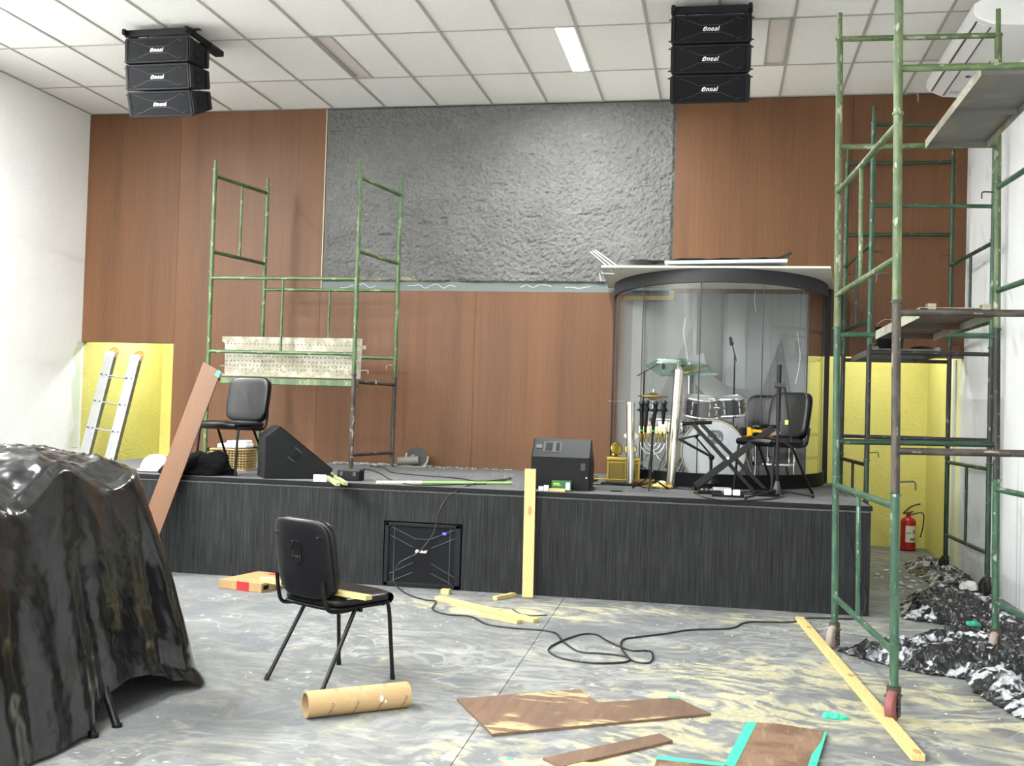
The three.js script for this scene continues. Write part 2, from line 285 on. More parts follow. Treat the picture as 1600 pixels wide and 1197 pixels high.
// reflectance of the plain stock materials, judged against the white walls
{
  const tone = (list, k) => { for (const n of list) for (const m of [M[n]].flat()) m.color.multiplyScalar(k); };
  tone(['wood'], 0.36); tone(['plaster'], 0.44); tone(['stageFront'], 0.42); tone(['cabinetGrey'], 0.3); tone(['carpet'], 0.62); tone(['yellow'], 0.82); tone(['floor', 'floorFar'], 0.88); tone(['whiteWallStained'], 0.84); tone(['greyPaint'], 0.5);
  tone(['green', 'greenPale', 'greenTeal', 'greenDark', 'tubeBrown', 'tubeBlack', 'boardDusty', 'board', 'boardWorn', 'cardboard', 'plankRust', 'ribs', 'wicker', 'rubber', 'wheelRed', 'wheelPale', 'casterSteel'], 0.56);
  tone(['plankTop'], 0.5); tone(['pine', 'tape', 'rubble', 'redTape', 'sheet'], 0.68); tone(['leather', 'blackPlastic', 'blackMatte', 'blackMetal', 'cabinet', 'trimBlack', 'tarp', 'cable', 'fabricBlack', 'grille'], 0.55);
}
console.log('materials');

// ---------------------------------------------------------------- floor
{
  const o = struct('floor');
  const jx = z => -1.19 + (z + 8.5) * 0.029;
  const [fx0, fx1, fz0, fz1] = M.floorArea;
  const plate = pts => {             // pts in x z, top at y = 0
    const g = new THREE.ExtrudeGeometry(new THREE.Shape(pts.map(p => new THREE.Vector2(p[0], -p[1]))), { depth: 0.05, bevelEnabled: false });
    g.rotateX(-Math.PI / 2); g.translate(0, -0.05, 0);
    const p = g.attributes.position, uv = g.attributes.uv; for (let i = 0; i < p.count; i++) uv.setXY(i, (p.getX(i) - fx0) / (fx1 - fx0), (p.getZ(i) - fz0) / (fz1 - fz0));
    return g;
  };
  const a = 0.0022;
  part(o, 'concrete_slab', plate([[XL - 0.1, ZC - 0.1], [jx(ZC - 0.1) - a, ZC - 0.1], [jx(fz1) - a, fz1], [XL - 0.1, fz1]]), M.floor);
  part(o, 'concrete_slab', plate([[jx(ZC - 0.1) + a, ZC - 0.1], [XR + 0.1, ZC - 0.1], [XR + 0.1, fz1], [jx(fz1) + a, fz1]]), M.floor);
  part(o, 'concrete_slab', slab(XL - 0.1, XR + 0.1, -0.05, 0, fz1, ZR + 0.1), M.floorFar);
  part(o, 'subfloor', slab(XL - 0.1, XR + 0.1, -0.15, -0.05, ZC - 0.1, ZR + 0.1), M.joint);
}
// ---------------------------------------------------------------- walls
{
  const l = struct('wall_left');
  part(l, 'wall_face', slab(XL - 0.15, XL, 0, H + 0.3, ZW - 0.05, ZR), M.whiteWall);
  part(l, 'corridor_face', slab(XL - 0.15, XL, 0, H + 0.3, ZC - 0.1, ZW - 0.05), M.yellow);
  part(l, 'peeling_paint', grid(6, 40, (u, v) => { const y = mix(0.9, 2.17, v), w = 0.02 + 0.2 * fbm(y * 7, 3, 311, 4); return [XL + 0.002, y, ZW + 0.0 + u * w, u, v]; }), std(0xdde6cf, 0.85));
  const r = struct('wall_right');
  part(r, 'wall_face', slab(XR, XR + 0.15, 0, H + 0.3, ZW - 0.1, ZR), M.whiteWallStained);
  part(r, 'corridor_face', slab(XR, XR + 0.15, 0, H + 0.3, ZC - 0.1, ZW - 0.62), M.yellow);
  part(r, 'paint_edge', slab(XR, XR + 0.15, 0, H + 0.3, ZW - 0.62, ZW - 0.1), M.cream);
  part(r, 'conduit', slab(XR - 0.015, XR, 0, 2.17, ZW - 0.42, ZW - 0.32), M.greyPlastic);
  const b = struct('wall_rear'); part(b, 'wall_face', slab(XL - 0.15, XR + 0.15, 0, H + 0.3, ZR, ZR + 0.15), M.whiteWall);
  const c = struct('wall_corridor'); part(c, 'wall_face', slab(XL - 0.15, XR + 0.15, 0, H + 0.3, ZC - 0.15, ZC), M.yellow);
  const cl = struct('ceiling_corridor'); part(cl, 'slab', slab(XL, XR, 2.9, 3.0, ZC, ZW - 0.12), M.whiteWall);

  const w = struct('wall_back');
  const OP = 2.17, LX = -6.34, RX = 0.9;                    // door openings at either end
  part(w, 'header', slab(XL, XR, OP, H + 0.3, ZW - 0.12, ZW - 0.02), M.greyPaint);
  part(w, 'pier', slab(LX, RX, 0, OP, ZW - 0.12, ZW - 0.02), M.greyPaint);
  const wp = (x0, x1, y0, y1, k) => part(w, 'wood_panel', slab(x0 + 0.0012, x1 - 0.0012, y0, y1, ZW - 0.02, ZW, 0.001), M.wood[k]);
  const PL = -4.535, PR = -0.535, PB = 2.91, LT = 2.815;
  wp(XL, LX, OP, H - 0.012, 0); wp(LX, PL, HS, H - 0.012, 1);
  wp(PL, -2.7, HS, LT, 2); wp(-2.7, -1.13, HS, LT, 0);
  wp(PR, 1.3, LT, H - 0.012, 1); wp(1.3, XR, OP, H - 0.012, 2); wp(0.9, 1.3, OP, LT, 0);
  // panels proud edge left of the render
  part(w, 'edge_strip', slab(PL, PL + 0.012, LT, H - 0.012, ZW - 0.02, ZW - 0.004), std(0xb9a98a, 0.8));
  // thrown cement render
  const zp = ZW - 0.018;
  part(w, 'cement_render', grid(640, 320, (u, v) => {
    const x = mix(PL + 0.012, PR, u), y = mix(PB, H - 0.004, v) + (v < 0.001 ? 0.012 * (fbm(x * 9, 1, 301, 3) - 0.5) : 0);
    const n = fbm(x * 27, y * 27, 303, 3), m = vn(x * 62, y * 62, 309), big = fbm(x * 2.2, y * 4, 305, 3), gouge = sstep(0.7, 0.78, fbm(x * 2.4, y * 9, 307, 4));
    const e = sstep(0, 0.01, u) * sstep(0, 0.01, 1 - u) * sstep(0, 0.012, v) * sstep(0, 0.012, 1 - v);
    return [x, y, zp + e * (0.003 + 0.034 * n + 0.011 * m + 0.02 * (big - 0.3) - 0.014 * gouge), (u) * 4.04, v * 2.02];
  }), M.plaster);
  part(w, 'painted_strip', slab(PL, PR, LT, PB + 0.012, ZW - 0.02, ZW - 0.015), std(0x616867, 0.8));
  // white pencil marks scribbled on the strip
  const marks = [];
  for (const [x, n] of [[-4.3, 7], [-3.5, 9], [-2.2, 6], [-1.7, 5]]) { const pts = []; for (let i = 0; i < n; i++) pts.push(V(x + i * 0.07, LT + 0.03 + 0.05 * rnd(), ZW - 0.0145)); marks.push(sweep(pts, 0.0018, n * 4, 4)); }
  part(w, 'chalk_mark', marks, M.logoWhite);
  // grey mural behind the drums, with glass reflections painted in as pale bands
  part(w, 'mural_panel', slab(-1.13, 0.9, HS, LT, ZW - 0.02, ZW - 0.004), std(0x7b7f7f, 0.6));
  const zm = ZW - 0.004, flat = (poly, c, t0 = 0.004, t = t0 + 0.006) => part(w, 'mural_reflection_shape', prism(poly, t, 0, [0, 0, zm]), std(c, 0.6));
  flat([[-0.95, HS], [-0.82, HS], [-0.82, LT], [-0.95, LT]], 0x969999);
  flat([[-0.26, HS + 0.25], [0.02, HS + 0.25], [0.02, LT], [-0.26, LT]], 0x3b3e3e, 0.003);  // flat dark band standing in for a dark doorway
  flat([[0.06, HS], [0.26, HS], [0.26, LT], [0.06, LT]], 0x8c9090, 0.0035);
  flat([[-0.72, 1.5], [-0.32, 2.45], [-0.27, 1.5]], 0x65686a, 0.005);
  flat([[0.42, 1.75], [0.62, 2.35], [0.74, 1.75]], 0x5e6062, 0.005);
  const arc = []; for (let i = 0; i <= 20; i++) { const t = Math.PI * (1.02 + 0.62 * i / 20); arc.push([0.2 + 0.55 * Math.cos(t), 2.15 + 0.55 * Math.sin(t)]); } for (let i = 20; i >= 0; i--) { const t = Math.PI * (1.02 + 0.62 * i / 20); arc.push([0.24 + 0.42 * Math.cos(t), 2.2 + 0.4 * Math.sin(t)]); }
  flat(arc, 0x727476, 0.007);
  flat([[-0.2, HS], [-0.14, HS], [-0.14, 1.35], [-0.2, 1.35]], 0x8f895c, 0.006); flat([[-0.03, HS], [0.0, HS], [0.0, 1.35], [-0.03, 1.35]], 0x8f895c, 0.006);
}
// ---------------------------------------------------------------- suspended ceiling
const colX = c => -3.2053 + 0.625 * c, rowZ = [ZW]; for (let z = ZW + 1.039; z < ZR; z += 1.25) rowZ.push(z); rowZ.push(ZR);
const FIT = [];                         // fittings: column of the tile, side of the cell, row, lit
for (const [c, side] of [[-1, 0], [2, 1], [5, 1]]) FIT.push([c, side, 1, c === 2]);
for (const [row, cols] of [[3, [-7, -6]], [4, [-7]], [6, [-7, -6, -4, -1]], [9, [-6, -4, -1, 2]], [12, [-6, -4, -1, 2, 5]]]) for (const c of cols) FIT.push([c, c > 0 || c === -7 ? 1 : 0, row, true]);  // lit fittings out of view; column by the left wall added to brighten it
{
  const o = struct('ceiling');
  part(o, 'slab', slab(XL - 0.15, XR + 0.15, H + 0.25, H + 0.35, ZW - 0.12, ZR + 0.15), M.ceilingVoid);
  const geos = new Map();
  for (let r = 0; r + 1 < rowZ.length; r++) for (let c = -7; c <= 8; c++) {
    let x0 = Math.max(XL, colX(c)), x1 = Math.min(XR, colX(c + 1)); if (x1 - x0 < 0.05) continue;
    if (c === 8) x1 = XR;
    const f = FIT.find(f => f[0] === c && f[2] === r); if (f) { if (f[1]) x1 -= 0.2; else x0 += 0.2; }
    const w = +(x1 - x0 - 0.012).toFixed(3), d = +(rowZ[r + 1] - rowZ[r] - 0.012).toFixed(3), k = w + '|' + d;
    if (!geos.has(k)) geos.set(k, box(w, 0.014, d, 0, 0.007, 0, 0.003));
    const m = new THREE.Mesh(geos.get(k), M.tile[Math.floor(rnd() * 3)]); m.name = 'ceiling_tile'; m.castShadow = m.receiveShadow = true;
    m.position.set((x0 + x1) / 2, H + 0.002 + rr(0, 0.002), (rowZ[r] + rowZ[r + 1]) / 2); m.rotation.set(rr(-1, 1) * 0.0015, 0, rr(-1, 1) * 0.002); o.add(m);
  }
  for (let c = -7; c <= 8; c++) { const x = c === -7 ? XL + 0.011 : colX(c); part(o, 'grid_rail', slab(x - 0.012, x + 0.012, H - 0.006, H + 0.0, ZW, ZR), M.tbar); }
  part(o, 'grid_rail', slab(XR - 0.022, XR, H - 0.006, H, ZW, ZR), M.tbar);
  for (let r = 1; r + 1 < rowZ.length; r++) part(o, 'grid_rail', slab(XL, XR, H - 0.004, H + 0.0, rowZ[r] - 0.01, rowZ[r] + 0.01), M.tbar);
  part(o, 'grid_rail', slab(XL, XR, H - 0.006, H, ZW, ZW + 0.02), M.tbar);
}
const lampGlow = std(0xffffff, 0.5, { emissive: 0xfffdf6, emissiveIntensity: 6 }), lampOff = std(0xd9d0ca, 0.5);
let litRest = 0;
for (const [c, side, r, lit] of FIT) {
  const x = side ? colX(c + 1) - 0.112 : colX(c) + 0.112, z = (rowZ[r] + rowZ[r + 1]) / 2, L = rowZ[r + 1] - rowZ[r] - 0.04;
  const label = lit ? (r === 1 ? 'glowing narrow ceiling light recessed between tiles above the cement render' : 'unseen glowing narrow ceiling light recessed in the main hall ceiling')
    : c === -1 ? 'switched off narrow ceiling light with pinkish cover beside a plain tile above wood panelling' : 'switched off narrow ceiling light next to a hanging speaker array';
  const t = thing('ceiling_light', label, 'ceiling light', [x, H, z], 0, r === 1 ? undefined : 'ceiling lights over the hall');
  part(t, 'frame', [box(0.016, 0.03, L, -0.09, 0.013, 0), box(0.016, 0.03, L, 0.09, 0.013, 0), box(0.196, 0.03, 0.016, 0, 0.013, L / 2), box(0.196, 0.03, 0.016, 0, 0.013, -L / 2), box(0.2, 0.01, L + 0.02, 0, 0.05, 0)], lit ? M.whitePlastic : M.tbar);
  part(t, 'diffuser', box(0.168, 0.008, L - 0.016, 0, 0.022, 0), lit ? lampGlow : lampOff);
  if (lit) { const l = new THREE.RectAreaLight(LAMP_COLOR, LAMP, 0.16, L - 0.03); l.position.set(0, 0.012, 0); l.rotation.x = -Math.PI / 2; l.castShadow = true; l.name = 'lamp_light'; t.add(l); }
}
for (const [x, where, lum] of [[-6.9, 'beside the ladder', CORRIDOR_LAMP[0]], [1.7, 'over the fire extinguisher', CORRIDOR_LAMP[1]]]) {   // corridor behind the panelled wall
  const t = thing('corridor_lamp', 'white square ceiling lamp of the yellow corridor ' + where, 'ceiling light', [x, 2.9, -12.6]);
  part(t, 'body', box(0.36, 0.04, 0.36, 0, -0.02, 0, 0.01), M.whitePlastic);
  part(t, 'diffuser', box(0.3, 0.008, 0.3, 0, -0.044, 0), lampGlow);
  const l = new THREE.RectAreaLight(LAMP_COLOR, lum, 0.3, 0.3); l.position.set(0, -0.06, 0); l.rotation.x = -Math.PI / 2; l.castShadow = true; t.add(l);
}
// ---------------------------------------------------------------- stage
{
  const o = struct('floor_stage'); o.userData.label = 'low stage with grey carpet top and charcoal ribbed front';
  part(o, 'carpet_top', slab(SX0, SX1, HS - 0.05, HS, ZW, ZS + 0.004, 0.004), M.carpet);
  const xs = [SX0, -5.1, -3.85, -2.735, -2.06, -0.9, 0.3, SX1];
  for (let i = 0; i + 1 < xs.length; i++) {
    if (i === 3) { part(o, 'front_panel', slab(xs[i], xs[i + 1], 0.545, HS - 0.05, ZS - 0.03, ZS), M.stageFront); continue; }
    part(o, 'front_panel', slab(xs[i] + 0.0008, xs[i + 1] - 0.0008, 0, HS - 0.05, ZS - 0.03, ZS), M.stageFront);
  }
  part(o, 'side_panel', slab(SX1 - 0.03, SX1, 0, HS - 0.05, ZW, ZS - 0.03), M.trimBlack);
  part(o, 'side_panel', slab(SX0, SX0 + 0.03, 0, HS - 0.05, ZW, ZS - 0.03), M.trimBlack);
  part(o, 'edge_trim', [slab(SX0, SX1 + 0.008, HS - 0.035, HS + 0.003, ZS, ZS + 0.014, 0.003), slab(SX1, SX1 + 0.008, HS - 0.035, HS + 0.003, ZW, ZS, 0.003)], M.trimBlack);
}
console.log('structure');

// ---------------------------------------------------------------- scaffold towers
// A tower: four uprights (corner A front left, B back left, C back right, D front right), frames stacked a metre at a time
function hook(p, dir) { return sweep([p, p.clone().add(V(dir * 0.05, 0.004, 0)), p.clone().add(V(dir * 0.075, 0, 0)), p.clone().add(V(dir * 0.078, -0.04, 0))], 0.005, 12, 5); }
function tower(o, c, lv, pinTop, mats, rails, R = 0.0225) {
  const names = ['A', 'B', 'C', 'D'];
  for (const n of names) {
    const [x, z] = c[n];
    for (let i = 0; i + 1 < lv.length; i++) {
      const top = lv[i + 1], last = i + 2 === lv.length;
      partW(o, 'upright', rod([x, lv[i] + 0.002, z], [x, top - 0.002, z], R, 14), mats(n, i));
      partW(o, 'coupling_ring', rod([x, top - 0.014, z], [x, top, z], R + 0.006, 14), mats(n, i));
      if (last) partW(o, 'spigot', rod([x, top, z], [x, pinTop, z], R * 0.72, 12), mats(n, i));
    }
  }
  for (const [a, b, y, mat, bal] of rails) {
    const p = V(c[a][0], y, c[a][1]), q = V(c[b][0], y, c[b][1]);
    partW(o, 'rail', rod(p, q, 0.0185, 12), mat);
    if (bal) { const t = bal[1] ?? 0.5, m = p.clone().lerp(q, t); partW(o, 'baluster', rod(m, V(m.x, bal[0], m.z), 0.0135, 10), mat); }
  }
}
function caster(o, x, z, top, turn, wheel) {
  const g = new THREE.Group(); g.name = 'caster'; o.add(g); g.position.set(x - o.position.x, -o.position.y, z - o.position.z); g.rotation.y = turn;
  const r = 0.078;
  part(g, 'plate', [rod([0, top - 0.03, 0], [0, top, 0], 0.036, 16), rod([0, top - 0.05, 0], [0, top - 0.03, 0], 0.028, 14)], M.casterSteel);
  part(g, 'fork', [box(0.006, 0.11, 0.045, 0.031, top - 0.092, -0.012, 0.003), box(0.006, 0.11, 0.045, -0.031, top - 0.092, -0.012, 0.003), box(0.074, 0.008, 0.07, 0, top - 0.044, -0.01), rod([-0.04, r, -0.03], [0.04, r, -0.03], 0.009, 8)], M.casterSteel);
  part(g, 'wheel', xf(new THREE.LatheGeometry([[0.015, -0.022], [0.05, -0.024], [r - 0.008, -0.022], [r, -0.012], [r, 0.012], [r - 0.008, 0.022], [0.05, 0.024], [0.015, 0.022]].map(p => new THREE.Vector2(...p)), 24), [0, r, -0.03], [0, 0, Math.PI / 2]), wheel);
}
{ // tower by the stage corner
  const c = { A: [0.9, -5.706], B: [0.782, -7.375], C: [1.795, -7.45], D: [1.915, -5.781] };
  const o = thing('scaffold_tower', 'tall green steel scaffold tower on wheels beside the stage corner', 'scaffold', [1.3, 0, -6.58]);
  const lv = [0.17, 1.14, 2.125, 3.09, 4.07];
  tower(o, c, lv, 4.235, (n, i) => i === 0 ? M.greenTeal : i === 1 ? ('AD'.includes(n) ? M.tubeBrown : n === 'C' ? M.tubeBlack : M.greenTeal) : M.greenPale, [
    ['A', 'B', 0.34, M.greenTeal], ['A', 'B', 1.075, M.greenTeal, [0.34, 0.55]], ['C', 'D', 0.34, M.greenTeal], ['C', 'D', 1.075, M.greenTeal, [0.34]],
    ['B', 'C', 1.365, M.greenDark], ['B', 'C', 2.075, M.greenTeal], ['A', 'D', 1.357, M.tubeBrown], ['A', 'D', 2.062, M.tubeBrown],
    ['A', 'B', 2.34, M.greenPale], ['A', 'B', 3.03, M.greenPale, [2.34, 0.55]], ['C', 'D', 2.37, M.greenTeal], ['C', 'D', 3.05, M.greenTeal, [2.37]],
    ['B', 'C', 3.332, M.greenPale], ['B', 'C', 4.06, M.greenPale], ['A', 'D', 3.318, M.greenPale], ['A', 'D', 4.04, M.greenPale],
  ]);
  for (const [n, y, d] of [['A', 3.18, 1], ['A', 1.2, 1], ['A', 2.26, -1], ['B', 3.1, 1], ['C', 3.02, -1]]) partW(o, 'locking_hook', hook(V(c[n][0] + d * 0.02, y, c[n][1]), d), M.casterSteel);
  caster(o, ...c.A, 0.17, 2.75, M.wheelRed); caster(o, ...c.B, 0.17, 2.7, M.wheelPale); caster(o, ...c.C, 0.17, 2.7, M.wheelPale); caster(o, ...c.D, 0.17, 2.6, M.wheelRed);
  o.rotation.z = 0.013;
}
{ // tower in front of the yellow corridor
  const c = { A: [1.29, -9.9], B: [1.235, -11.42], C: [2.265, -11.42], D: [2.325, -9.98] };
  const o = thing('scaffold_tower', 'dark green scaffold tower in front of the yellow corridor opening', 'scaffold', [1.78, 0, -10.7]);
  const lv = [0.17, 1.16, 2.18, 3.13, 4.17];
  tower(o, c, lv, 4.31, (n, i) => i === 1 ? M.tubeBlack : i === 0 ? M.greenDark : n === 'C' ? M.greenDark : M.greenTeal, [
    ['A', 'B', 0.36, M.greenDark], ['A', 'B', 1.11, M.tubeBlack, [0.36]], ['C', 'D', 0.38, M.greenDark], ['C', 'D', 1.11, M.greenDark, [0.38]],
    ['B', 'C', 1.34, M.tubeBlack], ['B', 'C', 2.12, M.tubeBlack], ['A', 'D', 1.36, M.tubeBlack], ['A', 'D', 2.115, M.tubeBlack],
    ['A', 'B', 2.4, M.greenDark], ['A', 'B', 3.08, M.greenDark, [2.4]], ['C', 'D', 2.4, M.greenDark], ['C', 'D', 3.1, M.greenDark, [2.4]],
    ['B', 'C', 3.41, M.greenDark], ['B', 'C', 4.15, M.greenDark], ['A', 'D', 3.42, M.greenTeal], ['A', 'D', 4.145, M.greenDark],
  ]);
  for (const [n, y, d] of [['A', 1.22, 1], ['A', 3.0, 1], ['B', 3.0, 1], ['C', 3.2, -1], ['C', 2.3, 1]]) partW(o, 'locking_hook', hook(V(c[n][0] + d * 0.02, y, c[n][1]), d), M.casterSteel);
  caster(o, ...c.A, 0.17, 0.2, M.wheelRed); caster(o, ...c.B, 0.17, 0, M.wheelPale); caster(o, ...c.C, 0.17, 0.3, M.rubber); caster(o, ...c.D, 0.17, 0.3, M.rubber);
}
{ // tower on the stage
  const c = { A: [-5.235, -10.3], B: [-5.05, -11.2], C: [-3.49, -11.2], D: [-3.64, -10.3] };
  const o = thing('scaffold_tower', 'green scaffold tower with brown lower legs standing on the stage', 'scaffold', [-4.35, HS, -10.75]);
  const lv = [HS, 1.82, 2.86, 3.93];
  tower(o, c, lv, 4.02, (n, i) => i === 0 ? ('CD'.includes(n) ? M.tubeBrown : M.green) : M.green, [
    ['A', 'B', 1.0, M.tubeBrown], ['C', 'D', 1.0, M.tubeBrown], ['C', 'D', 1.74, M.tubeBrown], ['A', 'B', 1.74, M.green],
    ['A', 'D', 2.02, M.green], ['A', 'D', 2.785, M.green, [2.02]], ['B', 'C', 2.03, M.green], ['B', 'C', 2.77, M.green, [2.03]],
    ['A', 'B', 3.06, M.green], ['A', 'B', 3.855, M.green, [3.06]], ['C', 'D', 3.068, M.green], ['C', 'D', 3.82, M.green],
  ]);
  partW(o, 'locking_hook', [hook(V(c.C[0] - 0.02, 1.95, c.C[1]), -1), hook(V(-3.585, 1.765, -10.62), 1)], M.steel);
}
// ---------------------------------------------------------------- scaffold platforms
{ // perforated platform stood on edge in the stage tower
  const w = 1.52, h = 0.41, holes = [];
  for (const [row, y] of [[0, 0.135], [1, 0.05], [2, 0.005], [3, -0.042], [4, -0.088], [5, -0.13]]) for (let i = 0; i < 34; i++) {
    if (row === 5 && i % 3 === 0) continue; if (row === 0 && i % 1) continue;
    const x = -w / 2 + 0.045 + i * 0.0433 + (row % 2 ? 0.006 : 0); const hp = []; for (let k = 0; k < 6; k++) hp.push([x + 0.0072 * Math.cos(-k * 1.047), y + 0.0072 * Math.sin(-k * 1.047)]); holes.push(hp);
  }
  const o = thing('scaffold_platform', 'cement splashed perforated metal platform stood on edge in the stage tower', 'platform', [-4.36, 1.765, -10.235], 0.0);
  const z0 = -0.018;
  o.position.z = -10.33 - 0.06; o.rotation.x = -0.05;
  part(o, 'deck', prism([[-w / 2 + 0.03, 0], [w / 2, 0], [w / 2, h], [-w / 2 - 0.02, h], [-w / 2 - 0.02, h - 0.055], [-w / 2 + 0.015, h - 0.07]].map(p => [p[0], p[1] - 0.2]), 0.004, 0, [0, 0.2 + 0.01, 0], [0, 0, 0], holes), M.plankTop);
  part(o, 'lip', [box(w, 0.012, 0.04, 0, 0.012, -0.018), box(w, 0.012, 0.04, 0, h + 0.004, -0.018)], M.plankTop);
  part(o, 'edge_beam', box(w - 0.02, 0.062, 0.045, 0, -0.045, 0.03, 0.004), M.green, 'green edge beam');
  part(o, 'end_hook', [sweep([[w / 2, 0.09, 0], [w / 2 + 0.05, 0.095, 0], [w / 2 + 0.075, 0.09, 0], [w / 2 + 0.075, 0.06, 0]], 0.007, 14, 6), box(0.04, 0.04, 0.01, w / 2 + 0.025, 0.33, 0, 0.004), box(0.05, 0.008, 0.02, -w / 2 - 0.0, 0.03, 0), box(0.05, 0.008, 0.02, -w / 2 - 0.0, 0.11, 0)], M.plankTop);
}
function platform(name, label, cx, y, z0, z1, w, mats, group, tilt = 0) {       // deck running along z with turned-down edges and hooks
  const L = z1 - z0, o = thing(name, label, 'platform', [cx, y, (z0 + z1) / 2], 0, group); o.rotation.x = tilt;
  part(o, 'deck', box(w, 0.006, L, 0, 0, 0), mats[0]);
  part(o, 'edge', [box(0.004, 0.055, L, -w / 2, -0.025, 0), box(0.004, 0.055, L, w / 2, -0.025, 0)], mats[1]);
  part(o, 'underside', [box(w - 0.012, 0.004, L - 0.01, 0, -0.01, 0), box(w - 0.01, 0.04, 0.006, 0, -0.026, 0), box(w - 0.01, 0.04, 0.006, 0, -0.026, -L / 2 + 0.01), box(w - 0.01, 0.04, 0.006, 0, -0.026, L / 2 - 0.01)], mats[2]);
  const hk = []; for (const e of [-1, 1]) for (const x of [-w / 2 + 0.05, w / 2 - 0.05]) hk.push(box(0.04, 0.006, 0.07, x, 0.014, e * (L / 2 + 0.02), 0.002), box(0.04, 0.04, 0.006, x, -0.004, e * (L / 2 + 0.053), 0.002), box(0.04, 0.02, 0.006, x, 0.006, e * (L / 2 - 0.008)));
  part(o, 'end_hook', hk, mats[1]);
  return o;
}
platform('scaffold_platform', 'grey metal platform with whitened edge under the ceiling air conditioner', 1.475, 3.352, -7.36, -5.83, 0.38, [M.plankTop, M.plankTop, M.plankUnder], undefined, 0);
platform('scaffold_platform', 'rusty metal platform with cement crusted edge level with the booth roof', 1.18, 2.092, -7.36, -5.79, 0.36, [M.plankTop, M.plankTop, M.plankRust], undefined, 0);
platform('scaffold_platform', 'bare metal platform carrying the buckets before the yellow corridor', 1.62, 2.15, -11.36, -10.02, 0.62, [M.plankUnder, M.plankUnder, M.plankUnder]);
{ // buckets and pots on the dark platform
  const b = thing('bucket', 'black plastic builder bucket on the platform before the yellow corridor', 'bucket', [1.5, 2.155, -10.3]);
  part(b, 'body', lathe([[0, 0.004], [0.085, 0.004], [0.105, 0.2], [0.112, 0.2], [0.112, 0.21], [0.1, 0.21], [0.08, 0.012], [0, 0.012]], 24), M.blackPlastic);
  part(b, 'handle', torus(0.1, 0.003, [0, 0.19, 0], [0.35, 0, 0], 6, 20, Math.PI), M.steel);
  single('plaster_bucket', lathe([[0, 0], [0.08, 0], [0.098, 0.14], [0.104, 0.145], [0.094, 0.15], [0.076, 0.01], [0, 0.01]], 22), M.blackPlastic, 'low black bucket behind the builder bucket on the scaffold platform', 'bucket', undefined, [1.62, 2.156, -10.75]);
  const c = thing('paint_tin', 'small green paint tin on the platform before the yellow corridor', 'tin', [1.37, 2.156, -10.35]);
  part(c, 'body', lathe([[0, 0], [0.036, 0], [0.036, 0.06], [0, 0.06]], 18), std(0x4c7a34, 0.5)); part(c, 'lid', lathe([[0, 0.058], [0.038, 0.058], [0.038, 0.066], [0.03, 0.064], [0, 0.064]], 18), std(0x6f8a3a, 0.4));
  const d = thing('mixing_bowl', 'shallow black rubber bowl turned over on the bucket platform', 'bowl', [1.82, 2.156, -10.4]);
  part(d, 'body', lathe([[0.13, 0], [0.125, 0.012], [0.08, 0.042], [0, 0.05]], 22), M.blackPlastic);
}
console.log('scaffold');

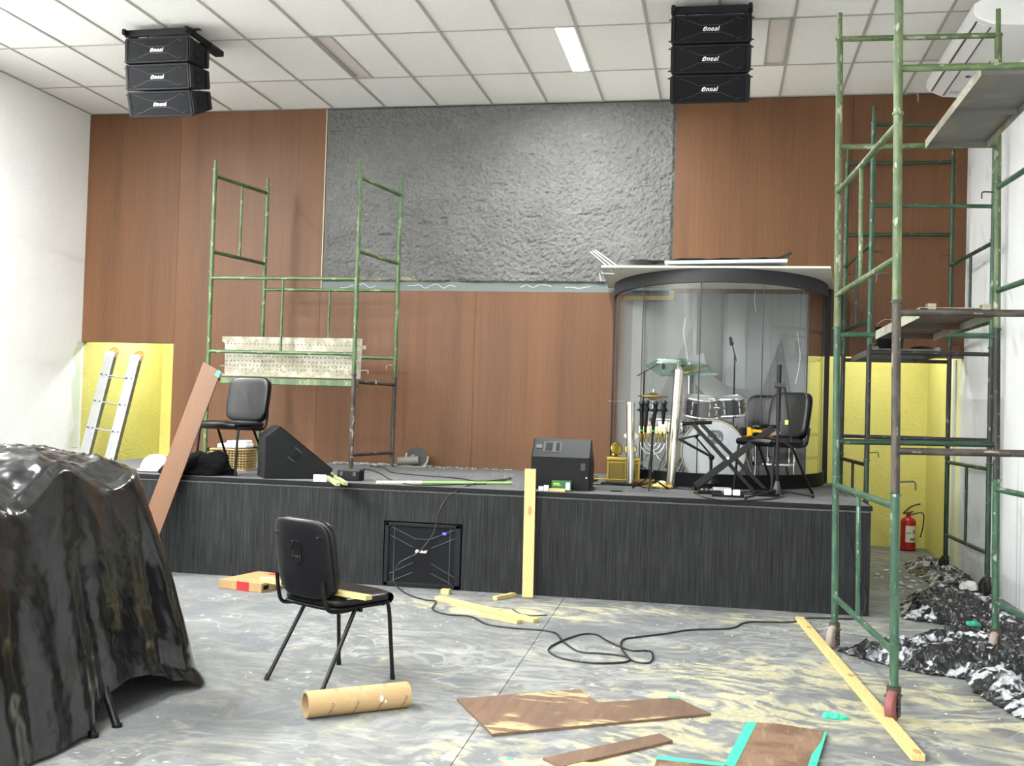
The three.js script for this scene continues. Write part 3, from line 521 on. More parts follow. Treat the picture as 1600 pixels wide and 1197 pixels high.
// ---------------------------------------------------------------- loudspeakers
function brandMark(size) {      // slanted white maker's mark with a stroke through its first letter
  const g = [text('Oneal', size, 0.002, 0.28)]; g.push(box(size * 0.16, size * 1.25, 0.002, -size * 1.58, 0, 0.001, 0, [0, 0, -0.7])); return g;
}
function lineArray(label, x, ztop, turn) {
  const o = thing('line_array_speaker', label, 'loudspeaker', [x, H - 0.005, ztop], turn);
  part(o, 'hanging_frame', [box(0.66, 0.062, 0.03, 0, -0.075, 0.02, 0.004), box(0.66, 0.05, 0.03, 0, -0.075, -0.36, 0.004), box(0.03, 0.05, 0.62, -0.31, -0.075, -0.22, 0.004), box(0.03, 0.05, 0.62, 0.31, -0.075, -0.22, 0.004), box(0.09, 0.05, 0.3, 0.26, -0.062, -0.5, 0.004)], M.cabinet);
  for (const sx of [-0.2, 0.28]) part(o, 'ceiling_bolt', [rod([sx, -0.055, -0.14], [sx, 0, -0.14], 0.008, 8), box(0.1, 0.006, 0.04, sx, -0.003, -0.14)], M.blackMetal);
  const w = 0.63, h = 0.236, d = 0.37; let y = -0.118, z = 0.03;
  for (let k = 0; k < 3; k++) {
    const a = [0.05, 0.19, 0.34][k], c = new THREE.Group(); c.name = 'speaker_cabinet'; c.position.set(0, y, z); c.rotation.x = a; o.add(c);
    part(c, 'body', (() => { const g = prism([[0, -0.004], [d, -0.036], [d, -h + 0.036], [0, -h + 0.004]], w, 0.004); g.rotateY(Math.PI / 2); g.translate(-w / 2, 0, 0); return g; })(), M.cabinet);
    part(c, 'grille', box(w - 0.05, h - 0.05, 0.012, 0, -h / 2, 0.004, 0.004), M.grille);
    const rib = (pts) => pts.slice(1).map((p, i) => rod([pts[i][0], pts[i][1] - h / 2, 0.011], [p[0], p[1] - h / 2, 0.011], 0.003, 6));
    part(c, 'rib', [1, -1].flatMap(s => [...rib([[-0.19, 0.072 * s], [-0.09, 0.03 * s], [0.09, 0.03 * s], [0.19, 0.072 * s]]), ...rib([[-0.25, -0.088 * s], [-0.2, -0.072 * s]]), ...rib([[0.2, -0.088 * s], [0.25, -0.072 * s]])]), M.ribs);
    part(c, 'bezel', [box(w, 0.022, 0.02, 0, -0.014, 0, 0.005), box(w, 0.022, 0.02, 0, -h + 0.014, 0, 0.005), box(0.024, h - 0.01, 0.024, -w / 2 + 0.012, -h / 2, 0, 0.005), box(0.024, h - 0.01, 0.024, w / 2 - 0.012, -h / 2, 0, 0.005)], M.cabinet);
    part(c, 'brand_mark', xf(join(brandMark(0.034)), [0, -h / 2, 0.011]), M.logoWhite);
    for (const s of [-1, 1]) { part(c, 'rigging_plate', [box(0.012, h - 0.03, 0.05, s * (w / 2 + 0.006), -h / 2, -0.02, 0.003), box(0.012, h - 0.08, 0.05, s * (w / 2 + 0.006), -h / 2, -0.33, 0.003), rod([s * (w / 2), -0.03, -0.02], [s * (w / 2 + 0.03), -0.03, -0.02], 0.006, 8), rod([s * (w / 2), -h + 0.03, -0.02], [s * (w / 2 + 0.03), -h + 0.03, -0.02], 0.006, 8)], M.blackMetal); part(c, 'side_handle', [box(0.006, 0.06, 0.12, s * (w / 2 + 0.002), -h / 2, -0.17, 0.003), torus(0.05, 0.006, [s * (w / 2 + 0.003), -h / 2, -0.17], [0, Math.PI / 2, 0], 6, 18)], M.blackPlastic); }
    y -= Math.cos(a) * h + 0.004; z -= Math.sin(a) * h;
  }
}
{ const a = onZ(1111, 60, -8.85), b = onZ(248, 80, -8.85);
  lineArray('three-box black line array speaker hanging from the ceiling near the booth', a.x, -8.85, 0.02);
  lineArray('three-box black line array speaker hanging from the ceiling near the white wall', b.x, -8.85, -0.02); }
{ // subwoofer let into the stage front
  const o = thing('subwoofer', 'black subwoofer with blue light let into the stage front', 'loudspeaker', [-2.398, 0.004, ZS - 0.01]);
  const w = 0.655, h = 0.53;
  part(o, 'cabinet', box(w, h, 0.5, 0, h / 2, -0.255, 0.006), M.cabinet);
  part(o, 'frame', [box(w, 0.03, 0.024, 0, h - 0.015, 0.005, 0.005), box(w, 0.035, 0.024, 0, 0.018, 0.005, 0.005), box(0.035, h, 0.024, -w / 2 + 0.018, h / 2, 0.005, 0.005), box(0.05, h, 0.024, w / 2 - 0.025, h / 2, 0.005, 0.005)], phys(0x15161a, 0.5, { specularIntensity: 0.4 }));
  part(o, 'grille', box(w - 0.06, h - 0.05, 0.01, 0, h / 2, 0, 0.003), M.grille);
  const R = (x0, y0, x1, y1) => rod([x0, y0, 0.007], [x1, y1, 0.007], 0.004, 6), rb = [];
  for (const s of [-1, 1]) rb.push(R(s * 0.27, 0.49, s * 0.06, 0.4), R(s * 0.28, 0.42, s * 0.08, 0.33), R(s * 0.28, 0.1, s * 0.08, 0.2), R(s * 0.26, 0.04, s * 0.08, 0.12));
  rb.push(R(-0.06, 0.4, 0.06, 0.4), R(-0.245, 0.03, -0.245, 0.5), R(0.235, 0.03, 0.235, 0.5)); part(o, 'rib', rb, std(0x34373c, 0.5));
  part(o, 'brand_mark', xf(join(brandMark(0.026)), [-0.01, 0.3, 0.008]), M.logoWhite);
  part(o, 'indicator_light', box(0.032, 0.02, 0.006, 0.185, 0.455, 0.008, 0.003), std(0x3030c0, 0.4, { emissive: 0x4038ff, emissiveIntensity: 1.6 }), 'glowing blue light');
}
{ // floor monitor beside the stage chair
  const o = thing('stage_monitor', 'dark grey wedge monitor with side handle beside the stage chair', 'loudspeaker', [-3.86, HS, -8.7], 0.55);
  const P = [[0, 0], [0.53, 0], [0.6, 0.075], [0.115, 0.455], [0, 0.365]];
  part(o, 'cabinet', prism(P, 0.46, 0.008, [0, 0, -0.46]), M.cabinetGrey);
  part(o, 'grille', (() => { const g = box(0.6, 0.008, 0.42, 0, 0, 0); return xf(g, [0.362, 0.27, -0.23], [0, 0, -Math.atan2(0.38, 0.485)]); })(), M.blackMatte);
  part(o, 'handle', [box(0.066, 0.1, 0.006, 0.26, 0.21, 0.001, 0.003, [0, 0, -0.65])], M.blackPlastic);
  part(o, 'handle_rim', [box(0.08, 0.008, 0.01, 0.26 + 0.031, 0.21 + 0.04, 0.003, 0.002, [0, 0, -0.65]), box(0.08, 0.008, 0.01, 0.26 - 0.031, 0.21 - 0.04, 0.003, 0.002, [0, 0, -0.65])], std(0x3a3b3f, 0.6));
}
{ // floor monitor in the middle of the stage edge, seen from behind
  const o = thing('stage_monitor', 'black wedge monitor with vent slots behind the leaning pine batten', 'loudspeaker', [-1.55, HS, -8.9], 0.05);
  const P = [[0, 0], [0, 0.275], [0.17, 0.425], [0.56, 0.2], [0.42, 0]].map(p => [p[0], p[1]]);
  const g = prism(P, 0.5, 0.01); g.rotateY(Math.PI / 2); part(o, 'cabinet', g, M.blackPlastic);   // outline x becomes -z, push becomes +x
  const on = (x, t, w, h, d = 0.006) => { const a = Math.atan2(0.15, 0.17), y = 0.275 + 0.15 * t, z = -0.17 * t; return box(w, d, h, x, y, z, 0.002, [a, 0, 0]); };
  part(o, 'handle_recess', on(0.17, 0.55, 0.16, 0.13), std(0x26272a, 0.6)); part(o, 'slot', [on(0.14, 0.55, 0.06, 0.1, 0.01), on(0.215, 0.55, 0.03, 0.1, 0.01)], std(0x050506, 0.8));
  part(o, 'socket_plate', [box(0.04, 0.06, 0.006, 0.44, 0.2, 0.001, 0.002)], std(0x2c2d30, 0.5)); part(o, 'vent', on(0.055, 0.55, 0.05, 0.045, 0.008), std(0x2c2d30, 0.5));
  part(o, 'screw', [rod([0.47, 0.11, 0], [0.47, 0.11, 0.004], 0.007, 10)], M.steel);
  part(o, 'rubber_foot', [box(0.04, 0.012, 0.04, 0.06, 0.004, -0.1), box(0.04, 0.012, 0.04, 0.44, 0.004, -0.1)], M.rubber);
}
// ---------------------------------------------------------------- air conditioner
{
  const z0 = -10.78, z1 = -8.82, o = thing('air_conditioner', 'long white ceiling air conditioner with blue badge on the stained wall', 'air conditioner', [2.18, 4.6, (z0 + z1) / 2]);
  const P = [[1.875, 4.73], [1.905, 4.685], [2.03, 4.63], [2.44 - 0.004, 4.6], [2.436, 4.86], [1.98, 4.86], [1.885, 4.8]];
  partW(o, 'body', prism(P, z1 - z0, 0.012, [0, 0, z0]), M.whitePlastic);
  const strip = (x0, y0, x1, y1, m, n, t = 0.006) => { const dx = x1 - x0, dy = y1 - y0, L = Math.hypot(dx, dy); return partW(o, n, box(L, t, z1 - z0 - 0.14, (x0 + x1) / 2, (y0 + y1) / 2 - 0.003, (z0 + z1) / 2, 0, [0, 0, Math.atan2(dy, dx)]), m); };
  strip(1.912, 4.681, 1.922, 4.676, std(0x3c3c40, 0.6), 'slot'); strip(1.925, 4.674, 2.015, 4.634, std(0xe2dede, 0.5), 'louvre'); strip(2.018, 4.633, 2.026, 4.629, std(0x3c3c40, 0.6), 'slot');
  partW(o, 'badge', rod([2.12, 4.618, -10.12], [2.12, 4.6225, -10.12], 0.024, 18), std(0x1c1c66, 0.4), 'blue round badge');
  const pr = []; for (let i = 0; i < 4; i++) for (let k = 0; k < 2; k++) pr.push(box(0.008, 0.003, 0.03, 2.07 + i * 0.022, 4.6235 - i * 0.0015, -10.62 + k * 0.05)); partW(o, 'print', pr, std(0x8a8a88, 0.7));
  partW(o, 'bracket', [box(0.3, 0.045, 0.04, 2.26, 4.882, -9.1), box(0.3, 0.045, 0.04, 2.26, 4.882, -10.4)], M.whitePlastic);
}
console.log('speakers');
// ---------------------------------------------------------------- chairs
function chair(label, pos, turn) {          // faces local +z
  const o = thing('upholstered_chair', label, 'chair', pos, turn);
  const pad = (w, h, t, r, bend, bulge) => { const n = 12, s = new THREE.Shape(roundRect(w - 0.02, h - 0.02, r, 6).map(p => new THREE.Vector2(...p))); const g = new THREE.ExtrudeGeometry(s, { depth: t - 0.024, bevelEnabled: true, bevelThickness: 0.012, bevelSize: 0.01, bevelSegments: 4, curveSegments: 8, steps: 1 }); g.translate(0, 0, 0.012); return { g, n, bend, bulge }; };
  // soft cushions as closed grids so that they can bulge and bend
  const cushion = (w, h, t, e, bend, sag) => {
    const S = 22, sgn = Math.sign, sup = (a, p) => sgn(a) * Math.pow(Math.abs(a), p);
    return grid(S * 2, S, (u, v) => { const th = u * Math.PI * 2, ph = (v - 0.5) * Math.PI; const cx = sup(Math.cos(th), e), cy = sup(Math.sin(th), e), cp = sup(Math.cos(ph), 0.35), x = cx * cp * w / 2, y = cy * cp * h / 2, z = sup(Math.sin(ph), 0.6) * t / 2; return [x, y, z + bend * Math.pow(2 * x / w, 2) + sag * Math.pow(2 * y / h, 2), x, y]; });
  };
  const back = new THREE.Group(); back.name = 'backrest'; back.position.set(0, 0.475, -0.205); back.rotation.x = -0.17; o.add(back);
  part(back, 'cushion', cushion(0.45, 0.42, 0.06, 0.42, 0.03, 0.006).translate(0, 0.21, 0.022), M.leather);
  part(back, 'shell', cushion(0.455, 0.425, 0.028, 0.4, 0.03, 0.004).translate(0, 0.21, -0.014), phys(0x101012, 0.42, { specularIntensity: 0.5 }));
  const em = []; em.push(box(0.006, 0.11, 0.004, -0.035, 0.255, -0.029), box(0.04, 0.006, 0.004, -0.018, 0.31, -0.029), box(0.05, 0.006, 0.004, -0.012, 0.2, -0.029)); for (let i = 0; i < 4; i++) em.push(box(0.009, 0.024, 0.006, -0.025 + i * 0.02, 0.216, -0.029, 0.002)); em.push(box(0.01, 0.05, 0.006, 0.035, 0.285, -0.028, 0.002, [0, 0, 0.5]));
  part(back, 'embossed_mark', em, std(0x070708, 0.5));
  part(back, 'screw', [[-0.17, 0.34], [0.17, 0.34], [0.17, 0.05], [-0.17, 0.05]].map(([x, y]) => rod([x, y, -0.022], [x, y, -0.01], 0.005, 8)), M.steel);
  const seat = new THREE.Group(); seat.name = 'seat'; seat.position.set(0, 0.445, 0.02); o.add(seat);
  part(seat, 'cushion', cushion(0.47, 0.44, 0.06, 0.4, 0, 0).rotateX(-Math.PI / 2).translate(0, 0.012, 0), M.leather);
  part(seat, 'pan', cushion(0.475, 0.445, 0.03, 0.38, 0, 0).rotateX(-Math.PI / 2).translate(0, -0.018, 0), M.blackPlastic);
  part(seat, 'front_roll', sweep([[-0.2, 0, 0.2], [-0.1, 0.006, 0.215], [0, 0.006, 0.22], [0.1, 0.006, 0.215], [0.2, 0, 0.2]], 0.03, 20, 10), M.leather);
  for (const s of [-1, 1]) {
    part(o, 'leg', [rod([s * 0.225, 0.0, -0.27], [s * 0.2, 0.425, -0.02], 0.0115, 10), rod([s * 0.2265, 0.0, -0.272], [s * 0.224, 0.03, -0.255], 0.014, 10)], M.blackMetal);
    part(o, 'leg', [sweep([[s * 0.225, 0.0, 0.24], [s * 0.218, 0.2, 0.225], [s * 0.212, 0.4, 0.205], [s * 0.208, 0.428, 0.17], [s * 0.2, 0.43, 0.05]], 0.0115, 24, 10), rod([s * 0.226, 0.0, 0.24], [s * 0.224, 0.03, 0.238], 0.014, 10)], M.blackMetal);
    part(o, 'back_support', sweep([[s * 0.19, 0.415, 0.0], [s * 0.195, 0.41, -0.12], [s * 0.195, 0.425, -0.205], [s * 0.192, 0.49, -0.235], [s * 0.19, 0.58, -0.25]], 0.011, 24, 8), M.blackMetal);
  }
  part(o, 'cross_bar', [rod([-0.24, 0.413, -0.02], [0.24, 0.413, -0.02], 0.0115, 10), rod([-0.21, 0.42, 0.17], [0.21, 0.42, 0.17], 0.0115, 10)], M.blackMetal);
  return o;
}
chair('black leather chair on the concrete floor with a pine batten across its seat', [-2.045, 0, -5.6], Math.atan2(0.49, -0.872));
chair('black leather chair on the stage beside the grey wedge monitor', [-4.36, HS, -9.12], -0.22);
chair('black leather chair beside the folding stand with a yellow drill on its seat', [0.47, HS, -9.74], Math.atan2(-0.72, 0.69));
chair('black leather chair inside the glass drum booth', [0.42, HS, -11.2], Math.atan2(-0.35, 0.9));
single('pine_batten', xf(box(0.82, 0.024, 0.05, 0, 0, 0, 0.002), [-2.13, 0.506, -5.5], [0, -0.44, 0.0]), M.pine, 'short pine batten lying across the chair seat on the concrete floor', 'batten');
console.log('chairs');

// ---------------------------------------------------------------- glass drum booth
const BX = -0.03, BZ = ZW + 0.02, BA = 1.09, BB = 1.6;                    // plan: half ellipse bulging from the wall
const bp = (t, k = 1) => [BX - (BA * k) * Math.cos(t), BZ + (BB * k) * Math.sin(t)];
const bGlassZ = x => BZ + BB * Math.sqrt(Math.max(0, 1 - ((x - BX) / BA) ** 2));
{
  const o = thing('drum_booth', 'curved clear drum booth with black frame and white board roof', 'booth', [BX, HS, BZ]);
  const band = (y0, y1, t0, t1, k0, k1, n = 40) => { const g = []; const f = (k, flip) => grid(n, 1, (u, v) => { const [x, z] = bp(mix(t0, t1, u), k); return [x, mix(y0, y1, v), z, u, v]; }); g.push(f(k0), f(k1)); for (const y of [y0, y1]) g.push(grid(n, 1, (u, v) => { const [x, z] = bp(mix(t0, t1, u), mix(k0, k1, v)); return [x, y, z, u, v]; })); return g; };
  const top = 2.86;
  partW(o, 'skirt', band(HS + 0.001, HS + 0.13, 0.01, Math.PI - 0.01, 0.985, 1.015), M.blackMatte);
  partW(o, 'fascia', band(top - 0.125, top, 0.01, Math.PI - 0.01, 0.98, 1.018), std(0x26282a, 0.6));
  const cuts = [0.02, 0.85, 1.42, 1.95, 2.45, Math.PI - 0.02];
  for (let i = 0; i + 1 < cuts.length; i++) {
    partW(o, 'glass_pane', grid(16, 1, (u, v) => { const [x, z] = bp(mix(cuts[i] + 0.004, cuts[i + 1] - 0.004, u)); return [x, mix(HS + 0.12, top - 0.11, v), z, u, v]; }), M.glass);
    if (i) { const [x, z] = bp(cuts[i]); partW(o, 'pane_joint', rod([x, HS + 0.12, z], [x, top - 0.11, z], 0.006, 6), std(0x2c2e30, 0.4)); }
  }
  partW(o, 'post', slab(-1.15, -1.105, HS + 0.001, top, ZW + 0.004, ZW + 0.06, 0.004), M.blackMetal);
  partW(o, 'post', slab(1.035, 1.11, HS + 0.001, top, ZW + 0.004, ZW + 0.08, 0.004), M.blackMetal);
  const rf = (x0a, x1a, za, x0b, x1b, zb, y, t) => { const g = new THREE.ExtrudeGeometry(new THREE.Shape([[x0a, -za], [x1a, -za], [x1b, -zb], [x0b, -zb]].map(p => new THREE.Vector2(...p))), { depth: t, bevelEnabled: false }); g.rotateX(-Math.PI / 2); g.translate(0, y, 0); return uvBox(g); };
  partW(o, 'roof_board', rf(-1.12, 0.95, -9.93, -1.22, 1.14, ZW + 0.01, top, 0.02), std(0xdedccf, 0.8));
  partW(o, 'knot', [[-1.02, -10.1], [-0.94, -10.02], [-0.86, -10.0], [-0.98, -10.4], [0.85, -10.02]].map(([x, z]) => box(0.02, 0.002, 0.008, x, top - 0.001, z, 0, [0, 0.7, 0])), std(0x3a382f, 0.8));
  // loose boards, film and profiles left on the roof
  single('roof_offcut', xf(box(1.1, 0.03, 0.3, 0, 0, 0, 0.003), [0.02, top + 0.055, -10.05], [0, 0, 0.018]), std(0xd3d8da, 0.7), 'pale offcut board lying on the booth roof', 'board');
  single('plastic_film', xf(grid(40, 10, (u, v) => [mix(-0.9, 0.62, u), 0.012 + 0.05 * fbm(u * 12, v * 4, 401, 3) + 0.06 * sstep(0.9, 1, u), mix(-0.2, 0.25, v), u, v]), [0, top + 0.062, -10.25], [0, 0, 0.02]), std(0x3b3b3c, 0.6), 'crumpled dark plastic film on top of the booth roof', 'film');
  const pr = []; for (let i = 0; i < 3; i++) pr.push(rod(onZ(958 + i * 5, 424 - i * 3, -10.0), onZ(922 + i * 4, 393 - i * 1, -10.05), 0.007, 6)); single('metal_profile', pr, M.aluminium, 'bundle of grey metal profiles sticking up from the booth roof', 'profile');
  partW(o, 'roof_bracket', [rod(onZ(940, 427, -10.0), onZ(960, 428, -10.0), 0.012, 6), rod(onZ(937, 427, -10.0), onZ(939, 440, -10.0), 0.005, 6)], M.aluminium);
  const lw = thing('wood_bracket', 'L-shaped pine offcut fixed on the grey mural inside the booth', 'offcut', [-0.85, 2.74, ZW]);
  partW(lw, 'bar', slab(onZ(975, 458, ZW).x, onZ(1053, 458, ZW).x, 2.735, 2.78, ZW + 0.01, ZW + 0.03), M.pine); partW(lw, 'upright', slab(onZ(1046, 455, ZW).x, onZ(1054, 455, ZW).x, 2.78, 2.84, ZW + 0.01, ZW + 0.03), M.pine);
}
// ---------------------------------------------------------------- drum kit in the booth
function drum(o, R, L, head, hoop, wrap, lugs = 8) {       // axis local y, from 0 to L
  part(o, 'shell', lathe([[R, 0.012], [R, L - 0.012]], 40), wrap);
  part(o, 'head', [lathe([[0, L - 0.004], [R - 0.004, L - 0.004], [R + 0.004, L - 0.014]], 40)], head); part(o, 'head', lathe([[0, 0.004], [R + 0.004, 0.012]], 40), head);
  for (const y of [0.012, L - 0.012]) part(o, 'hoop', lathe([[R + 0.002, y - 0.014], [R + 0.016, y - 0.014], [R + 0.016, y + 0.014], [R + 0.002, y + 0.014], [R + 0.002, y - 0.014]], 40), hoop);
  for (let i = 0; i < lugs; i++) { const a = i / lugs * 6.2832 + 0.2; part(o, 'lug', [box(0.02, 0.05, 0.02, R + 0.01, 0.06, 0, 0.005).rotateY(a), box(0.02, 0.05, 0.02, R + 0.01, L - 0.06, 0, 0.005).rotateY(a), rod([R + 0.014, 0.0, 0], [R + 0.014, L, 0], 0.0035, 6).rotateY(a)], M.chrome); }
}
const headClear = std(0xb0b4b7, 0.35), headSmoke = std(0xb9bdbf, 0.3);
{
  const R = 0.295, L = 0.42, zf = -10.62;
  const o = thing('bass_drum', 'large bass drum with white head and two rack toms mounted on it', 'drum', [-0.005, HS + 0.001, zf - 0.2], -0.12);
  const b = new THREE.Group(); b.name = 'drum_shell'; b.position.set(0, R + 0.02, -L / 2 + 0.18); b.rotation.x = Math.PI / 2; o.add(b);
  drum(b, R, L, headClear, std(0xb5a98d, 0.4), M.drumWrap, 8);
  const em = canvasTex(256, 256, (g, w, h) => { g.fillStyle = '#4a5058'; g.fillRect(0, 0, w, h); g.fillStyle = '#c4c8cc'; g.font = 'bold 58px sans-serif'; g.textAlign = 'center'; g.fillText('MAPEX', w / 2, 178); g.beginPath(); g.arc(w / 2, 90, 36, 0, 7); g.lineWidth = 10; g.strokeStyle = '#8d949b'; g.stroke(); });
  part(o, 'badge', (() => { const s = new THREE.Shape(roundRect(0.15, 0.13, 0.055, 6).map(p => new THREE.Vector2(...p))); const g = new THREE.ShapeGeometry(s); const u = g.attributes.uv, p = g.attributes.position; for (let i = 0; i < p.count; i++) u.setXY(i, p.getX(i) / 0.15 + 0.5, p.getY(i) / 0.13 + 0.5); return g.translate(0.02, R + 0.165, -L / 2 + 0.18 + L + 0.0005); })(), new THREE.MeshStandardMaterial({ map: em, roughness: 0.5 }));
  for (const s of [-1, 1]) part(o, 'spur', rod([s * 0.28, 0.28, 0.16], [s * 0.4, 0.004, 0.26], 0.011, 8), M.chrome);
  part(o, 'tom_holder', [rod([0.0, 2 * R + 0.02, 0.05], [0.0, 0.82, 0.05], 0.016, 10), lathe([[0, 0], [0.05, 0], [0.05, 0.05], [0, 0.06]], 14, [0, 2 * R + 0.02, 0.05]), rod([-0.13, 0.83, 0.05], [0.11, 0.84, 0.05], 0.014, 8), rod([-0.13, 0.83, 0.05], [-0.13, 0.8, 0.04], 0.012, 8), lathe([[0, -0.02], [0.11, -0.018], [0.12, 0], [0.11, 0.018], [0, 0.02]], 22, [0.0, 0.74, 0.05])], M.chrome);
  for (const [x, y, rx, rz, r, l, n] of [[-0.19, 0.645, 0.16, -0.12, 0.152, 0.2, 'tom'], [0.13, 0.665, 0.16, 0.1, 0.13, 0.19, 'tom']]) { const t = new THREE.Group(); t.name = 'rack_tom'; t.position.set(x, y, 0.06); t.rotation.set(rx, 0, rz); o.add(t); drum(t, r, l, headSmoke, M.chrome, M.drumWrap, 6); }
}
{
  const f = thing('floor_tom', 'dark floor tom on chrome legs in the booth', 'drum', [0.525, HS, -10.66]); const g = new THREE.Group(); g.name = 'drum_shell'; g.position.y = 0.2; f.add(g); drum(g, 0.19, 0.38, headSmoke, M.chrome, M.drumWrap, 6);
  for (let i = 0; i < 3; i++) { const a = i * 2.09 + 0.5; part(f, 'leg', sweep([[0.21 * Math.cos(a), 0.45, 0.21 * Math.sin(a)], [0.21 * Math.cos(a), 0.1, 0.21 * Math.sin(a)], [0.26 * Math.cos(a), 0.005, 0.26 * Math.sin(a)]], 0.006, 12, 6), M.chrome); }
  const s = thing('snare_drum', 'chrome snare drum on a folding stand in the booth', 'drum', [-0.52, HS, -11.0]); const q = new THREE.Group(); q.name = 'drum_shell'; q.position.y = 0.48; s.add(q); drum(q, 0.175, 0.14, headSmoke, M.chrome, M.chrome, 8);
  part(s, 'stand', [rod([0, 0.12, 0], [0, 0.46, 0], 0.012, 8), ...[0, 2.1, 4.2].flatMap(a => [rod([0, 0.3, 0], [0.24 * Math.cos(a), 0.01, 0.24 * Math.sin(a)], 0.007, 6), rod([0, 0.42, 0], [0.16 * Math.cos(a), 0.48, 0.16 * Math.sin(a)], 0.007, 6)])], M.chrome);
}
function cymbal(label, x, z, h, r, tilt, two) {
  const o = thing('cymbal_stand', label, 'cymbal', [x, HS, z]);
  part(o, 'stand', [rod([0, 0.16, 0], [0, h + 0.06, 0], 0.009, 8), ...[0.3, 2.4, 4.5].map(a => rod([0, 0.3, 0], [0.26 * Math.cos(a), 0.006, 0.26 * Math.sin(a)], 0.008, 6)), rod([0, h * 0.55, 0], [0, h * 0.62, 0], 0.016, 8)], M.chrome);
  for (const k of two ? [0, 1] : [0]) part(o, 'cymbal', lathe([[0.008, 0.03], [0.04, 0.022], [0.055, 0.008], [r * 0.6, 0], [r, -0.014], [r * 0.6, -0.004], [0.05, 0.002]], 40, [0, h - k * 0.03, 0], [tilt, 0, tilt * 0.6 + (k ? Math.PI : 0)]), std(0xb69a4e, 0.3, { metalness: 0.9 }));
}
cymbal('hi-hat cymbals on a chrome stand beside the snare drum', -0.68, -11.18, 0.86, 0.17, 0, true);
cymbal('crash cymbal tilted on a chrome stand behind the rack toms', -0.32, -11.3, 1.16, 0.2, 0.25);
{ // microphone booms inside the booth
  for (const [x, z, h, tx, ty, tz, w] of [[0.14, -11.2, 1.3, -0.05, 0.15, 0.35, 'behind the rack toms'], [-0.78, -11.2, 1.1, 0.2, 0.1, 0.3, 'by the snare drum']]) {
    const o = thing('boom_stand', 'slim black microphone boom stand in the booth ' + w, 'mic stand', [x, HS, z]);
    part(o, 'pole', rod([0, 0.1, 0], [0, h, 0], 0.008, 8), M.blackMetal); for (const a of [0.4, 2.5, 4.6]) part(o, 'leg', rod([0, 0.12, 0], [0.17 * Math.cos(a), 0.006, 0.17 * Math.sin(a)], 0.007, 6), M.blackMetal);
    part(o, 'boom', rod([-tx * 0.4, h - ty * 0.4, -tz * 0.3], [tx, h + ty, tz * 0.7], 0.006, 6), M.blackMetal); part(o, 'microphone', [rod([tx, h + ty, tz * 0.7], [tx + 0.01, h + ty - 0.05, tz * 0.7 + 0.06], 0.016, 10), sph(0.022, tx + 0.012, h + ty - 0.06, tz * 0.7 + 0.072)], M.blackPlastic);
  }
}
for (const [pts, w] of [[[[1071, 497], [1068, 520], [1072, 545], [1075, 570]], 'above the lectern top'], [[[1180, 455], [1179, 470], [1181, 487]], 'beside the boom stand'], [[[1246, 520], [1250, 560], [1243, 600]], 'above the drill chair']]) single('string', sweep(pts.map(p => { const q = onZ(p[0], p[1], -10.9); return q; }), 0.0022, 20, 5), M.logoWhite, 'thin white string hanging inside the booth ' + w, 'string');
console.log('booth');
// ---------------------------------------------------------------- lectern, microphones, menorah, chest
{
  const o = thing('lectern', 'steel post lectern with a tilted glass top and a small glass shelf', 'lectern', [-0.6, HS, -9.86]);
  partW(o, 'base', [slab(-1.05, -0.36, HS + 0.001, HS + 0.022, -9.93, -9.76, 0.004)], M.blackMatte);
  partW(o, 'post', [rod(onZ(985, 756, -9.86), onZ(985.5, 632, -9.86), 0.038, 22), rod(onZ(985, 632, -9.86), onZ(985.5, 628.5, -9.86), 0.043, 22)], M.steel);
  partW(o, 'post', [rod(onZ(1048, 757, -9.86), onZ(1061, 578, -9.86), 0.045, 22), rod(onZ(1061, 579, -9.86), onZ(1062.5, 566, -9.84), 0.03, 18)], M.steel);
  const a = onZ(952, 627, -9.8), b = onZ(1071, 629, -9.8);
  partW(o, 'glass_shelf', slab(a.x, b.x, a.y - 0.003, a.y + 0.007, -9.96, -9.72, 0.002), M.glassGreen);
  // tilted top: front edge low, far edge high
  const c = onZ(1066, 574, -9.84); const tp = new THREE.Group(); tp.name = 'glass_top'; o.add(tp); tp.position.copy(c).sub(o.position); tp.rotation.set(-0.36, -0.1, 0.0);
  part(tp, 'pane', prism([[-0.22, -0.2], [0.3, -0.2], [0.3, -0.17], [0.18, 0.1], [0.02, 0.2], [-0.2, 0.18], [-0.33, 0.05]], 0.012, 0.002, [0, 0.006, 0], [Math.PI / 2, 0, 0]), M.glassGreen);
  part(tp, 'book_rest', box(0.52, 0.016, 0.012, 0.04, 0.014, -0.2, 0.002), M.glassEdge);
  part(tp, 'clamp', [rod([0, 0.006, 0.02], [0, 0.014, 0.02], 0.03, 16)], M.steel);
  single('crumpled_cloth', (() => { const g = new THREE.SphereGeometry(1, 30, 16); const p = g.attributes.position; for (let i = 0; i < p.count; i++) { const x = p.getX(i), y = p.getY(i), z = p.getZ(i), k = 0.7 + 0.6 * fbm(x * 3 + 9, z * 3 + y * 2 + 9, 421, 3); p.setXYZ(i, x * 0.1 * k, Math.max(-0.2, y) * 0.035 * k, z * 0.05 * k); } g.computeVertexNormals(); return g; })(), std(0xb9b9b2, 0.9), 'crumpled pale cloth lying on the glass lectern top', 'cloth', undefined, [c.x - 0.12, c.y + 0.042, c.z - 0.08]);
}
